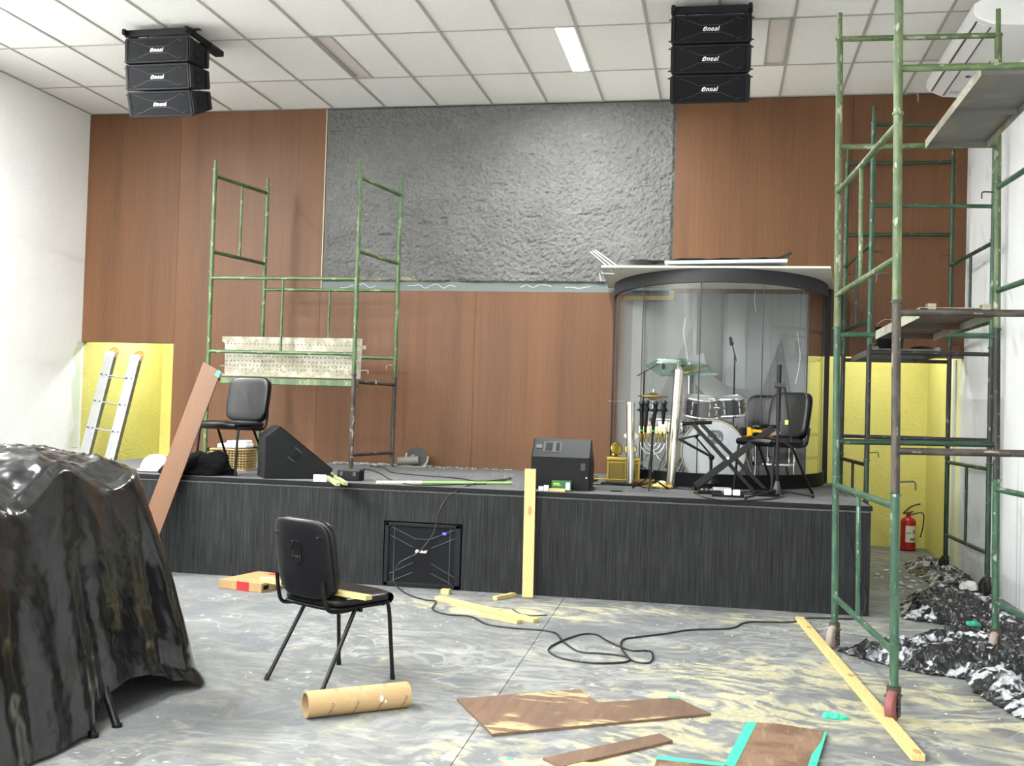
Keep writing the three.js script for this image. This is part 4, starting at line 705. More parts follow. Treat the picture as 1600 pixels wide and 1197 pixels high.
{ // stand with four microphones
  const z = -9.42, p = onZ(1016, 766, z), o = thing('microphone_stand', 'black stand holding four upright microphones in front of the menorah', 'mic stand', [p.x, HS, z]);
  part(o, 'pole', [rod([0, 0.08, 0], [0.01, 0.66, 0], 0.011, 10), rod([0, 0.09, 0], [0, 0.16, 0], 0.022, 10)], M.blackMetal);
  for (const a of [1.57, 3.5, 5.9]) part(o, 'leg', sweep([[0, 0.12, 0], [0.1 * Math.cos(a), 0.05, 0.1 * Math.sin(a)], [0.17 * Math.cos(a), 0.008, 0.17 * Math.sin(a)]], 0.008, 10, 6), M.blackMetal);
  part(o, 'bar', box(0.27, 0.016, 0.03, 0, 0.695, 0, 0.004), M.blackPlastic); part(o, 'clutch', lathe([[0, 0], [0.016, 0], [0.016, 0.06], [0, 0.06]], 12, [0.005, 0.57, 0]), M.blackPlastic);
  [-0.092, -0.05, 0.022, 0.1].forEach((x, i) => { const g = new THREE.Group(); g.name = 'microphone'; g.position.set(x, 0.69 + (i % 2) * 0.006, (i % 2) * 0.02); g.rotation.z = [0.02, -0.03, -0.06, -0.02][i]; o.add(g); const L = i === 3 ? 0.12 : 0.2;
    part(g, 'handle', lathe([[0, -L], [0.013, -L], [0.019, 0.03], [0.022, 0.045], [0, 0.045]], 14), M.blackPlastic); part(g, 'mesh_head', [sph(0.026, 0, 0.066, 0, 14, 10), lathe([[0.026, 0.058], [0.028, 0.064], [0.026, 0.07]], 14)], std(0x2b2b2e, 0.45, { metalness: 0.5 })); part(g, 'clip', lathe([[0.018, -0.01], [0.026, -0.01], [0.026, 0.02], [0.02, 0.02]], 12), M.blackPlastic); if (i === 0 || i === 2) part(g, 'ring', lathe([[0.0145, -L + 0.02], [0.017, -L + 0.02], [0.017, -L + 0.03], [0.0145, -L + 0.03]], 12), std(0x49b56c, 0.4)); });
}
{
  const z = -9.66, c = onZ(1019, 700, z), o = thing('menorah', 'seven-branched silver menorah with cream candles and gold cups', 'candelabra', [c.x, HS, z]);
  part(o, 'base', lathe([[0, 0.002], [0.09, 0.002], [0.085, 0.015], [0.03, 0.03], [0.014, 0.06], [0, 0.06]], 24), M.goldDark);
  part(o, 'stem', lathe([[0, 0.05], [0.01, 0.05], [0.012, 0.12], [0.02, 0.14], [0.01, 0.16], [0.009, 0.44], [0, 0.44]], 14), M.chrome);
  const top = 0.44; [0.036, 0.072, 0.108].forEach(r => part(o, 'branch', torus(r, 0.005, [0, top - 0.03, 0], [0, 0, Math.PI], 8, 24, Math.PI), M.chrome));
  for (let i = -3; i <= 3; i++) { const x = i * 0.036; part(o, 'candle_cup', lathe([[0, -0.035], [0.006, -0.035], [0.009, 0.0], [0.014, 0.008], [0.011, 0.018], [0.016, 0.05], [0.013, 0.052], [0, 0.05]], 14, [x, top, 0]), M.gold); part(o, 'candle', lathe([[0, 0.05], [0.0155, 0.05], [0.0155, 0.108], [0, 0.11]], 14, [x, top, 0]), std(0xf0e6a8, 0.5)); }
}
{ // gilded chest
  const o = thing('gilded_chest', 'gilded chest with two winged figures on its lid', 'chest', [-0.88, HS, -10.12], 0.12);
  const w = 0.29, h = 0.19, d = 0.19;
  part(o, 'body', box(w, h, d, 0, 0.035 + h / 2, 0, 0.004), M.goldDark);
  part(o, 'moulding', [box(w + 0.05, 0.02, d + 0.05, 0, 0.03, 0, 0.006), box(w + 0.03, 0.03, d + 0.03, 0, 0.235, 0, 0.006), box(w + 0.012, 0.014, d + 0.012, 0, 0.2, 0, 0.003), box(0.018, h, 0.018, -w / 2, 0.13, d / 2, 0.003), box(0.018, h, 0.018, w / 2, 0.13, d / 2, 0.003), box(0.012, h, 0.012, 0.02, 0.13, d / 2, 0.003)], M.gold);
  part(o, 'foot', [[-1, -1], [1, -1], [-1, 1], [1, 1]].map(([a, b]) => sph(0.014, a * w / 2, 0.014, b * d / 2, 8, 6)), M.gold);
  part(o, 'carrying_pole', [rod([-0.26, 0.04, d / 2 + 0.03], [0.26, 0.04, d / 2 + 0.03], 0.007, 8), sph(0.012, -0.26, 0.04, d / 2 + 0.03)], M.gold);
  for (const s of [-1, 1]) { const g = new THREE.Group(); g.name = 'winged_figure'; g.position.set(s * 0.085, 0.25, 0); g.scale.x = -s; o.add(g);
    part(g, 'figure', [lathe([[0, 0], [0.028, 0], [0.03, 0.02], [0.018, 0.05], [0.014, 0.07], [0, 0.075]], 14), sph(0.014, 0.008, 0.086, 0, 10, 8)], M.gold);
    part(g, 'wing', [0.03, -0.03].map(z => xf(lathe([[0, -0.008], [0.05, -0.006], [0.062, 0], [0.05, 0.006], [0, 0.008]], 20), [0.02, 0.075, z], [1.35, 0, -0.35])), M.gold); }
}
{ // dishes at the lectern foot
  single('bread_basket', lathe([[0, 0.002], [0.1, 0.002], [0.12, 0.05], [0.112, 0.05], [0.094, 0.01], [0, 0.01]], 26), std(0xa77a3c, 0.7), 'low brown woven tray beside the gilded chest', 'tray', undefined, [-0.68, HS, -10.02]);
  const o = thing('bread_pile', 'small heap of pale bread pieces behind the microphone stand', 'bread', [-0.53, HS, -9.62]); [[0, 0.022, 0], [0.06, 0.02, 0.02], [0.11, 0.02, -0.01], [0.04, 0.05, 0]].forEach(([x, y, z], i) => part(o, 'piece', new THREE.SphereGeometry(1, 14, 10).scale(0.045, 0.022, 0.03).rotateY(i).translate(x, y, z), std([0xe2c987, 0xd9ba70, 0xb98a45, 0xe8d49a][i], 0.8)));
  const s = onY(925, 753, HS); const g = new THREE.SphereGeometry(1, 16, 12); const p = g.attributes.position; for (let i = 0; i < p.count; i++) { const k = 0.85 + 0.3 * fbm(p.getX(i) * 2 + 5, p.getY(i) * 2 + p.getZ(i) + 5, 431, 2); p.setXYZ(i, p.getX(i) * 0.065 * k, p.getY(i) * 0.036 * k, p.getZ(i) * 0.05 * k); } g.computeVertexNormals();
  single('stone', g, std(0x45463a, 0.9), 'dark round stone between the black monitor and the gilded chest', 'stone', undefined, [s.x, HS + 0.034, s.z]);
  const q = onZ(986, 681, -10.0); single('paper_tag', xf(box(0.1, 0.1, 0.004, 0, 0, 0), [0, 0, 0], [0, 0, 0.78]), std(0xd6d6d2, 0.7), 'white diamond-shaped card hanging behind the menorah candles', 'card', undefined, [q.x, q.y, q.z]);
}
// ---------------------------------------------------------------- folding stand, boom stand, drill
{
  const z = -9.6, P = (u, v, dz = 0) => onZ(u, v, z + dz), o = thing('keyboard_stand', 'black folding X-shaped keyboard stand on the stage', 'stand', [0.12, HS, z]);
  const bar = (p, q, w = 0.04) => { const L = p.distanceTo(q), g = box(w, L, 0.022, 0, 0, 0, 0.004); g.applyMatrix4(new THREE.Matrix4().compose(p.clone().add(q).multiplyScalar(0.5), new THREE.Quaternion().setFromUnitVectors(V(0, 1, 0), q.clone().sub(p).normalize()), V(1, 1, 1))); return g; };
  partW(o, 'brace', bar(P(1086, 760, 0.03), P(1208, 668, 0.03), 0.06), M.blackMetal);
  partW(o, 'brace', bar(P(1083, 663, 0), P(1178, 768, 0.0), 0.034), M.blackMetal); partW(o, 'brace', bar(P(1096, 663, -0.04), P(1195, 764, -0.04), 0.034), M.blackMetal);
  partW(o, 'top_bar', [rod(P(1067, 662, 0.0), P(1112, 660, -0.05), 0.016, 10), rod(P(1066, 662, 0), P(1070, 662, 0), 0.021, 10)], M.blackMetal);
  partW(o, 'top_bar', [rod(P(1188, 666, 0.03), P(1213, 667, -0.08), 0.016, 10), rod(P(1186, 666, 0.03), P(1190, 666, 0.03), 0.021, 10)], M.blackMetal);
  partW(o, 'foot', [rod(P(1083, 763, 0.05), P(1092, 763, -0.1), 0.016, 10), rod(P(1175, 768, 0.1), P(1200, 765, -0.1), 0.016, 10)], M.blackMetal);
  partW(o, 'bolt', [rod(P(1137.5, 716, 0.02), P(1137.5, 716, 0.055), 0.012, 10)], M.steel);
}
{ // pedal and clamp arms in front of the bass drum
  const z = -9.8, P = (u, v, dz = 0) => onZ(u, v, z + dz), o = thing('boom_stand', 'low black boom stand in front of the bass drum', 'mic stand', [-0.02, HS, z]);
  partW(o, 'arm', [rod(P(1061, 686), P(1112, 714), 0.012, 8), rod(P(1088, 684), P(1112, 712), 0.008, 8), rod(P(1060, 687), P(1100, 678), 0.009, 8)], M.blackMetal);
  partW(o, 'pole', [rod(P(1111, 712), P(1111, 742), 0.014, 8), lathe([[0, 0], [0.07, 0], [0.07, 0.02], [0.02, 0.06], [0, 0.06]], 18, P(1112, 758).toArray())], M.blackMetal);
  partW(o, 'clutch', sph(0.026, ...P(1112, 715).toArray(), 10, 8), M.blackPlastic); partW(o, 'clutch', sph(0.018, ...P(1088, 682).toArray(), 8, 6), M.blackPlastic);
}
{
  const z = -9.24, P = (u, v, dz = 0) => onZ(u, v, z + dz), o = thing('boom_stand', 'tall black boom stand with tripod feet before the drill chair', 'mic stand', [0.5, HS, z]);
  partW(o, 'pole', [rod(P(1214, 765), P(1216, 640), 0.014, 10), rod(P(1216, 660), P(1218, 570), 0.02, 10)], M.blackMetal);
  partW(o, 'boom', [rod(P(1226, 602, 0.02), P(1236, 690, 0.02), 0.008, 8), rod(P(1224, 690, 0.02), P(1238, 700, 0.02), 0.016, 8)], M.blackMetal);
  partW(o, 'clutch', [rod(P(1210, 602, 0.03), P(1228, 603, 0.03), 0.022, 12), sph(0.026, ...P(1217, 602).toArray(), 12, 8)], std(0x3a3a3c, 0.5));
  partW(o, 'tag', box(0.028, 0.04, 0.004, ...P(1229, 660, 0.03).toArray()), std(0xc2cf6c, 0.7));
  const base = P(1214, 768); partW(o, 'hub', lathe([[0.035, 0.02], [0.04, 0.03], [0.018, 0.13], [0, 0.135]], 14, [base.x, HS, base.z]), std(0x36363a, 0.5));
  for (const e of [onY(1270, 776, HS + 0.02), onY(1165, 778, HS + 0.02), onY(1204, 754, HS + 0.02)]) partW(o, 'leg', [rod([base.x, HS + 0.06, base.z], e, 0.009, 8), sph(0.015, e.x, e.y, e.z, 8, 6)], M.blackMetal);
}
{
  const o = thing('cordless_drill', 'yellow and black cordless drill lying on the leather seat', 'drill', [0.36, HS + 0.535, -9.62], 0.25);
  const y = std(0xe0a81e, 0.45);
  part(o, 'handle', [xf(box(0.06, 0.075, 0.075, 0, 0, 0, 0.012), [-0.115, -0.005, 0], [0, 0, 0.2]), sweep([[-0.1, 0, 0], [-0.05, 0.0, 0], [0.0, -0.005, 0]], 0.02, 10, 10)], y);
  part(o, 'motor_housing', rod([0.0, -0.03, 0], [0.07, -0.01, 0], 0.034, 16), y); part(o, 'grip', box(0.06, 0.03, 0.05, -0.04, -0.02, 0, 0.01), M.blackPlastic);
  part(o, 'chuck', [rod([0.08, -0.02, 0], [0.13, -0.012, 0], 0.022, 12), rod([0.13, -0.012, 0], [0.17, -0.006, 0], 0.012, 10)], std(0xc9b9a4, 0.4)); part(o, 'battery', box(0.05, 0.07, 0.08, -0.155, 0, 0, 0.01), M.blackPlastic);
}
console.log('band gear');

// ---------------------------------------------------------------- covered furniture
{ // a table under black sheeting; only its legs show
  const t = thing('covered_table', 'black metal table hidden under shiny black plastic with its legs showing', 'table', [-4.1, 0, -4.9]);
  part(t, 'tabletop', box(1.9, 0.04, 1.0, 0, 1.08, 0, 0.01), M.blackMatte);
  for (const [x, z] of [[0.9, -0.45], [-0.9, -0.45], [-0.9, 0.45]]) part(t, 'leg', rod([x, 0, z], [x, 1.07, z], 0.018, 8), M.blackMetal);
  for (const [u, v] of [[183, 1136], [146, 1152]]) { const f = onY(u, v, 0); partW(t, 'leg', [rod([f.x, 0, f.z], [-3.25, 0.9, f.z - 0.3], 0.019, 8), rod([f.x, 0, f.z], [f.x, 0.015, f.z], 0.024, 8)], M.blackMetal); }
  // sheet: from the top centre outwards, over the edge and down to the floor
  const cx = -4.3, cz = -4.25, hx = 1.27, hz = 1.05, TOP = 1.15, bell = (x, m, w) => Math.exp(-(((x - m) / w) ** 2));
  const rc = 0.16, sx = 2 * (hx - rc), sz = 2 * (hz - rc), qa = Math.PI * rc / 2, PER = 2 * sx + 2 * sz + 4 * qa;
  const per = t => {            // walk round the rounded table edge: position and outward normal; starts in the middle of the near side
    let s = ((t % 1) + 1) % 1 * PER; const segs = [[sx, 0], [qa, 1], [sz, 2], [qa, 3], [sx, 4], [qa, 5], [sz, 6], [qa, 7]];
    for (const [L, k] of segs) { if (s <= L || k === 7) { const f = s / L, e = Math.PI / 2;
      if (k === 0) return [cx - sx / 2 + f * sx, cz + hz, 0, 1]; if (k === 2) return [cx + hx, cz + sz / 2 - f * sz, 1, 0]; if (k === 4) return [cx + sx / 2 - f * sx, cz - hz, 0, -1]; if (k === 6) return [cx - hx, cz - sz / 2 + f * sz, -1, 0];
      const a = k === 1 ? e * (1 - f) : k === 3 ? -e * f : k === 5 ? -e - e * f : Math.PI - e * f, ox = k === 1 || k === 3 ? 1 : -1, oz = k === 1 || k === 7 ? 1 : -1; return [cx + ox * sx / 2 + rc * Math.cos(a), cz + oz * sz / 2 + rc * Math.sin(a), Math.cos(a), Math.sin(a)]; } s -= L; }
  };
  const sTail = sx + qa + sz + qa * 0.55, N = 620, K = 150, ridged = (x, z, s, o) => 1 - Math.abs(2 * fbm(x, z, s, o) - 1);
  const g = grid(N, K, (u, v) => {
    const [ex, ez, c, s] = per(u), sp = u * PER, px = ex - cx, pz = ez - cz, vt = 0.34;
    const right = sstep(0.3, 0.9, c), tail = bell(sp, sTail, 0.3);
    let x, y, z;
    const edge = right * (0.05 * bell(ez, -4.55, 0.13) - 0.08 * bell(ez, -4.95, 0.22) - 0.14 * bell(ez, -4.2, 0.22));
    if (v < vt) {
      const k = v / vt; x = cx + px * k; z = cz + pz * k;
      y = TOP + 0.1 * (fbm(x * 1.6 + 3, z * 1.6 + 3, 501, 3) - 0.45) * (1 - 0.5 * k) + 0.026 * Math.pow(ridged(x * 3 + z * 1.2, z * 5, 503, 4), 3) + 0.06 * (1 - k) + 0.014 * Math.pow(ridged(x * 9, z * 9, 509, 3), 3);
      y += edge * sstep(0.6, 1, k) - 0.03 * sstep(0.85, 1, k);
    } else {
      const d = (v - vt) / (1 - vt);
      const wob = fbm(sp * 1.3, d * 1.2, 505, 3), fold = Math.sin(sp * 11 + 5 * wob) * 0.6 + Math.sin(sp * 23 + d * 2 + 4 * wob) * 0.3;
      const amp = (0.006 + 0.028 * d) * (0.7 + 0.9 * tail);
      const flare = (0.05 + right * (0.22 + 0.07 * sstep(-4.7, -4.2, ez))) * Math.pow(d, 0.9) + 0.12 * tail * Math.pow(d, 0.8);
      const off = 0.012 + flare + amp * fold + 0.016 * (ridged(sp * 2.4 + d, d * 3.2, 507, 4) - 0.6) * Math.min(1, d * 5);
      x = ex + c * off; z = ez + s * off * (c > 0.1 ? 0.6 : 1);
      const hem = 0.006 + (1 - tail) * (right * 0.15 * sstep(-5.4, -5.0, ez) * (1 - sstep(-4.75, -4.1, ez)) + 0.01);
      y = mix(TOP - 0.03 + edge, hem, d);
      if (d > 0.93) { const q = (d - 0.93) / 0.07; x += 0.03 * q * tail; y += 0.035 * q * tail * (0.5 + 0.5 * Math.sin(sp * 45)); }
    }
    z += 0.5 * Math.min(0, x + 3.03) * (z < cz ? 1 : 0.3) * sstep(0, 0.5, Math.abs(z - cz) / hz);
    return [x, Math.max(0.004, y), z, v < vt ? x * 0.8 : sp, v < vt ? z * 0.8 : v * 1.2];
  });
  single('plastic_sheet', g, M.tarp, 'shiny black plastic sheet draped over a large table on the floor', 'sheet');
}
// ---------------------------------------------------------------- long board, ladder
{
  const o = thing('wood_board', 'long narrow brown board leaning on the stage edge with green tape', 'board', [-4.8, 0, -8.3]);
  const p = V(-4.83, 0.0, -8.3), q = V(-4.425, 1.81, -8.79), wdir = V(1, 0.0, 0.0), up = q.clone().sub(p), L = up.length(), yax = up.clone().normalize(), zax = V(1, 0, 0.05).cross(yax).normalize(), xax = yax.clone().cross(zax).normalize();
  const m = new THREE.Matrix4().makeBasis(xax, yax, zax).setPosition(p);
  const bd = prism([[-0.1, 0.03], [0.1, -0.02], [0.1, L - 0.03], [-0.1, L + 0.02]], 0.012, 0.001, [0, 0, -0.006]).applyMatrix4(m); partW(o, 'plank', bd, phys(0x9a9c9e, 0.5, { map: M.wood[0].map, specularIntensity: 0.5 }));
  partW(o, 'tape', prism([[0.055, L - 0.075], [0.104, L - 0.085], [0.104, L - 0.028], [0.07, L - 0.022]], 0.015, 0, [0, 0, -0.0075]).applyMatrix4(m), M.tape, 'green tape');
}
{ // aluminium extension ladder in the doorway by the white wall
  const o = thing('extension_ladder', 'aluminium extension ladder with orange wheels leaning in the yellow doorway', 'ladder', [-7.0, 0, -11.1]);
  const B = V(-7.09, 0, -11.05), T = V(-6.84, 2.02, -11.42), yax = T.clone().sub(B).normalize(), xax = V(1, 0, 0.05).addScaledVector(yax, -V(1, 0, 0.05).dot(yax)).normalize(), zax = xax.clone().cross(yax).normalize(), L = T.distanceTo(B);
  const m = new THREE.Matrix4().makeBasis(xax, yax, zax).setPosition(B), w = 0.34, A = g => g.applyMatrix4(m);
  for (const s of [-1, 1]) for (const k of [0, 1]) { const x = s * w / 2 - k * 0.072; partW(o, 'rail', A(join([box(0.066, L, 0.006, x, L / 2, 0.03 - k * 0.02, 0.002), box(0.006, L, 0.06, x - 0.03, L / 2, 0.0 - k * 0.02, 0.002), box(0.006, L, 0.06, x + 0.03, L / 2, 0.0 - k * 0.02, 0.002)])), M.aluminium); partW(o, 'end_cap', A(box(0.07, 0.06, 0.07, x, L - 0.025, 0.0 - k * 0.02, 0.006)), M.whitePlastic); }
  for (let i = 0; i < 6; i++) { const y = L - 0.28 - i * 0.318; if (y < 0.1) break; partW(o, 'rung', A(box(w - 0.06, 0.016, 0.05, 0.0, y, 0.0, 0.003)), M.aluminium); for (const x of [-w / 2, -w / 2 - 0.072, w / 2, w / 2 - 0.072]) partW(o, 'rivet', A(rod([x, y, 0.026], [x, y, 0.038], 0.009, 8)), M.casterSteel); }
  for (const s of [-1, 1]) { partW(o, 'wheel', A(join([torus(0.05, 0.009, [s * w / 2, L + 0.005, 0], [0, 0.15, 0], 8, 24), ...[0, 1, 2].map(i => xf(box(0.09, 0.012, 0.01), [s * w / 2, L + 0.005, 0], [0, 0, i * 1.047])), rod([s * w / 2, L + 0.005, -0.02], [s * w / 2, L + 0.005, 0.02], 0.014, 10)])), std(0xe07a34, 0.5), 'orange spoked wheel'); }
  partW(o, 'brace', A(join([rod([-w / 2, 1.72, 0.01], [-w / 2 + 0.08, 1.8, 0.01], 0.006, 6), rod([w / 2, 1.7, 0.01], [w / 2 - 0.08, 1.8, 0.01], 0.006, 6)])), M.aluminium);
}
// ---------------------------------------------------------------- things on the stage, chair end
function blob(rx, ry, rz, amp, freq, s, flatten = -0.25) { const g = new THREE.SphereGeometry(1, 44, 26), p = g.attributes.position; for (let i = 0; i < p.count; i++) { const x = p.getX(i), y = p.getY(i), z = p.getZ(i), k = 1 + amp * (fbm(x * freq + 7, y * freq + z * freq * 0.7 + 7, s, 4) - 0.5) * 2; p.setXYZ(i, x * rx * k, Math.max(flatten, y) * ry * k, z * rz * k); } g.computeVertexNormals(); return g; }
{
  const o = thing('jacket', 'crumpled black jacket dropped by the stage chair legs', 'jacket', [-4.55, HS, -8.85], 0.1);
  part(o, 'body', [blob(0.24, 0.15, 0.15, 0.45, 2.2, 521).translate(0.06, 0.045, -0.02), blob(0.16, 0.09, 0.12, 0.4, 2.5, 523).translate(-0.17, 0.03, 0.05)], M.fabricBlack);
  part(o, 'sleeve', [sweep([[0.03, 0.15, 0.02], [-0.04, 0.11, 0.1], [-0.1, 0.055, 0.19], [-0.13, 0.02, 0.27]], 0.052, 26, 14), torus(0.048, 0.012, [-0.132, 0.018, 0.272], [-0.4, 0.4, 0], 8, 20)], M.fabricBlack);
}
{
  const c = onY(362, 738, HS), o = thing('wicker_basket', 'cream wicker basket under the stage chair', 'basket', [-4.62, HS, -9.68], 0.05), w = 0.36, h = 0.2, d = 0.26;
  part(o, 'rim', [0.006, h].flatMap(y => [box(w, 0.016, 0.016, 0, y, d / 2, 0.006), box(w, 0.016, 0.016, 0, y, -d / 2, 0.006), box(0.016, 0.016, d, w / 2, y, 0, 0.006), box(0.016, 0.016, d, -w / 2, y, 0, 0.006)]), M.wicker);
  const f = new THREE.Group(); const rods = []; for (let i = 0; i <= 12; i++) for (const s of [-1, 1]) rods.push(rod([-w / 2 + i * w / 12, 0, s * d / 2], [-w / 2 + i * w / 12, h, s * d / 2], 0.004, 5)); for (let i = 1; i < 9; i++) for (const s of [-1, 1]) rods.push(rod([s * w / 2, 0, -d / 2 + i * d / 9], [s * w / 2, h, -d / 2 + i * d / 9], 0.004, 5)); for (let j = 1; j < 8; j++) { const y = j * h / 8; rods.push(rod([-w / 2, y, d / 2], [w / 2, y, d / 2], 0.004, 5), rod([-w / 2, y, -d / 2], [w / 2, y, -d / 2], 0.004, 5), rod([w / 2, y, -d / 2], [w / 2, y, d / 2], 0.004, 5), rod([-w / 2, y, -d / 2], [-w / 2, y, d / 2], 0.004, 5)); }
  const wv = part(o, 'weave', rods, M.wicker); wv.userData.kind = 'stuff';
  part(o, 'lining', [box(w - 0.03, h - 0.02, 0.004, 0, h / 2, d / 2 - 0.016), box(0.004, h - 0.02, d - 0.03, w / 2 - 0.016, h / 2, 0), box(w - 0.03, 0.006, d - 0.03, 0, 0.012, 0)], std(0x6a5636, 0.9));
  single('folded_cloth', xf(join([box(0.3, 0.05, 0.2, 0, 0, 0, 0.02), box(0.2, 0.03, 0.18, 0.04, 0.035, 0, 0.012)]), [0, 0, 0], [0, 0.1, 0.03]), std(0xeeeeea, 0.9), 'white folded cloth lying on top of the wicker basket', 'cloth', undefined, [-4.6, HS + 0.235, -9.68]);
}
{ const h = thing('hard_hat', 'white hard hat on the stage behind the leaning brown board', 'helmet', [-5.05, HS, -9.0], 0.6); part(h, 'shell', lathe([[0.14, 0.02], [0.132, 0.06], [0.11, 0.11], [0.06, 0.15], [0, 0.16]], 26), std(0xf0f0ee, 0.4)); part(h, 'brim', [lathe([[0.13, 0.012], [0.165, 0.008], [0.165, 0.018], [0.138, 0.03]], 26), box(0.05, 0.03, 0.01, 0.1, 0.03, 0.12)], std(0xe6e6e4, 0.4));
  single('knit_cap', blob(0.1, 0.08, 0.09, 0.2, 2, 531), std(0x5a1a22, 0.95), 'dark red knitted cap next to the white hard hat', 'cap', undefined, [-4.83, HS + 0.02, -9.1]);
  single('white_rag', blob(0.09, 0.045, 0.07, 0.5, 2.4, 533), std(0xe4e2de, 0.95), 'crumpled white rag by the dark red cap', 'rag', undefined, [-4.68, HS + 0.011, -8.96]); }
{ // debris in front of the wedge monitor
  const st = (u0, v0, u1, v1, w, label) => { const p = onY(u0, v0, HS + w / 2), q = onY(u1, v1, HS + w / 2), L = p.distanceTo(q), g = box(L, w, w * 1.3, 0, 0, 0, 0.004); g.rotateY(-Math.atan2(q.z - p.z, q.x - p.x)); g.translate((p.x + q.x) / 2, HS + w / 2 + 0.001, (p.z + q.z) / 2); single('painted_stick', g, std(0x8d9468, 0.8), label, 'stick'); };
  st(505, 742, 528, 757, 0.03, 'pale green painted stick beside the white tile pieces'); st(512, 738, 540, 756, 0.03, 'pale green painted stick next to the black case');
  const a = onY(500, 753, HS); single('tile_piece', xf(join([box(0.055, 0.06, 0.03, -0.028, 0.03, 0, 0.003), box(0.05, 0.06, 0.03, 0.029, 0.03, 0, 0.003)]), [a.x, HS + 0.001, a.z], [0, 0.2, 0]), M.whitePlastic, 'pair of small white tile pieces at the nose of the grey monitor', 'tile');
  const c = onY(546, 751, HS), o = thing('tool_case', 'small black plastic tool case on the stage', 'case', [c.x, HS, c.z - 0.03], -0.05);
  part(o, 'body', box(0.21, 0.085, 0.12, 0, 0.044, 0, 0.008), M.blackPlastic); part(o, 'lid', box(0.215, 0.02, 0.125, 0, 0.09, 0, 0.006), std(0x26262a, 0.5)); for (const s of [-1, 1]) part(o, 'latch', box(0.03, 0.035, 0.008, s * 0.06, 0.06, 0.063, 0.002), std(0x3a3a40, 0.4));
  const p = onY(588, 754, HS + 0.012), q = onY(800, 755, HS + 0.012), r = thing('paint_pole', 'long light green pole with plaster crusted end on the stage', 'pole', [p.x, HS, p.z]);
  const mid = p.clone().lerp(q, 0.28); partW(r, 'shaft', rod(mid, q, 0.012, 12), std(0x8fbf62, 0.5)); partW(r, 'crust', (() => { const g = sweep([p, p.clone().lerp(mid, 0.3), p.clone().lerp(mid, 0.7), mid.clone().lerp(q, 0.06)], 0.0155, 40, 10), a = g.attributes.position; for (let i = 0; i < a.count; i++) a.setXYZ(i, a.getX(i), a.getY(i) + 0.006 * (fbm(a.getX(i) * 60, a.getZ(i) * 60 + a.getY(i) * 50, 541, 2) - 0.5), a.getZ(i) + 0.008 * (fbm(a.getX(i) * 60, a.getY(i) * 90, 543, 2) - 0.5)); g.computeVertexNormals(); return g; })(), std(0xd9dcb4, 0.9));
}
{ // angle grinder at the tower foot
  const c = onY(622, 728, HS), o = thing('angle_grinder', 'dusty circular wall cutter with round guard by the tower leg', 'power tool', [-3.3, HS, -11.38], 0.2);
  part(o, 'guard', xf(new THREE.CylinderGeometry(0.13, 0.13, 0.06, 30, 1, false, -1.9, 3.6), [0.04, 0.11, 0], [Math.PI / 2, 0, 0]), std(0x8f8d83, 0.7)); part(o, 'disc', xf(new THREE.CylinderGeometry(0.11, 0.11, 0.006, 30), [0.04, 0.115, 0.034], [Math.PI / 2, 0, 0]), std(0x34332f, 0.6));
  part(o, 'motor', [rod([-0.17, 0.06, 0.05], [0.06, 0.08, 0.05], 0.045, 14), rod([0.0, 0.11, 0.04], [0.0, 0.11, 0.08], 0.03, 12)], std(0x6d6c66, 0.7)); part(o, 'shoe', box(0.32, 0.01, 0.16, 0, 0.006, 0, 0.003), std(0x8d8672, 0.7));
}
{ // plaster crumbs along the wall
  const gs = []; for (let i = 0; i < 260; i++) { const t = rnd(), x = mix(-4.25, -2.2, Math.pow(t, 1.2)), z = ZW + 0.03 + rnd() * rnd() * 0.35, s = rr(0.006, 0.022) * (t > 0.6 ? 0.6 : 1); const g = new THREE.IcosahedronGeometry(s, 0); g.scale(rr(0.8, 1.4), rr(0.5, 0.9), rr(0.8, 1.3)); g.rotateY(rnd() * 6); gs.push(g.translate(x, HS + s * 0.45, z)); }
  for (let i = 0; i < 90; i++) { const s = rr(0.003, 0.009), g = new THREE.IcosahedronGeometry(s, 0); gs.push(g.translate(rr(-3.2, -1.2), HS + s * 0.6, rr(ZW + 0.1, -8.8))); }
  const m = single('plaster_crumbs', gs, M.rubble, 'grey plaster crumbs scattered along the foot of the wood panelling', 'rubble'); m.userData.kind = 'stuff';
}
{ // small boxes by the black monitor
  const w = onY(850, 768, HS), o = thing('green_carton', 'dark green carton with yellow print before the black monitor', 'box', [-1.27, HS, -8.8], 0.06);
  part(o, 'body', box(0.16, 0.085, 0.09, 0, 0.043, 0, 0.002), std(0x1f5a33, 0.5)); part(o, 'end_face', box(0.004, 0.08, 0.086, 0.081, 0.043, 0), std(0x1c2b24, 0.5));
  part(o, 'print', [box(0.05, 0.007, 0.002, -0.04, 0.066, 0.0455), box(0.06, 0.007, 0.002, -0.035, 0.053, 0.0455)], std(0xb7e02a, 0.5)); part(o, 'label_patch', box(0.035, 0.06, 0.002, 0.055, 0.045, 0.0455), std(0xcfd4d4, 0.6));
  const b = onY(878, 768, HS); single('pine_block', box(0.13, 0.026, 0.035, 0, 0.013, 0, 0.002), M.pine, 'small pine block in front of the green carton', 'block', undefined, [-1.29, HS + 0.001, -8.7]);
  for (const [u, hgt, s] of [[846, 0.038, 'shorter'], [855, 0.048, 'taller']]) { const p = onY(u, 767, HS); single('tile_piece', box(0.04, hgt, 0.025, 0, hgt / 2, 0, 0.003), M.whitePlastic, s + ' white tile piece beside the green carton', 'tile', undefined, [p.x, HS + 0.001, -8.71]); }
  const s = onY(1210 - 260, 769, HS); single('black_scrap', xf(box(0.09, 0.006, 0.05, 0, 0.003, 0, 0.002), [0, 0, 0], [0, 0.3, 0]), M.blackMatte, 'flat black scrap on the carpet below the gilded chest', 'scrap', undefined, [onY(963, 768, HS).x, HS + 0.001, onY(963, 768, HS).z]);
}
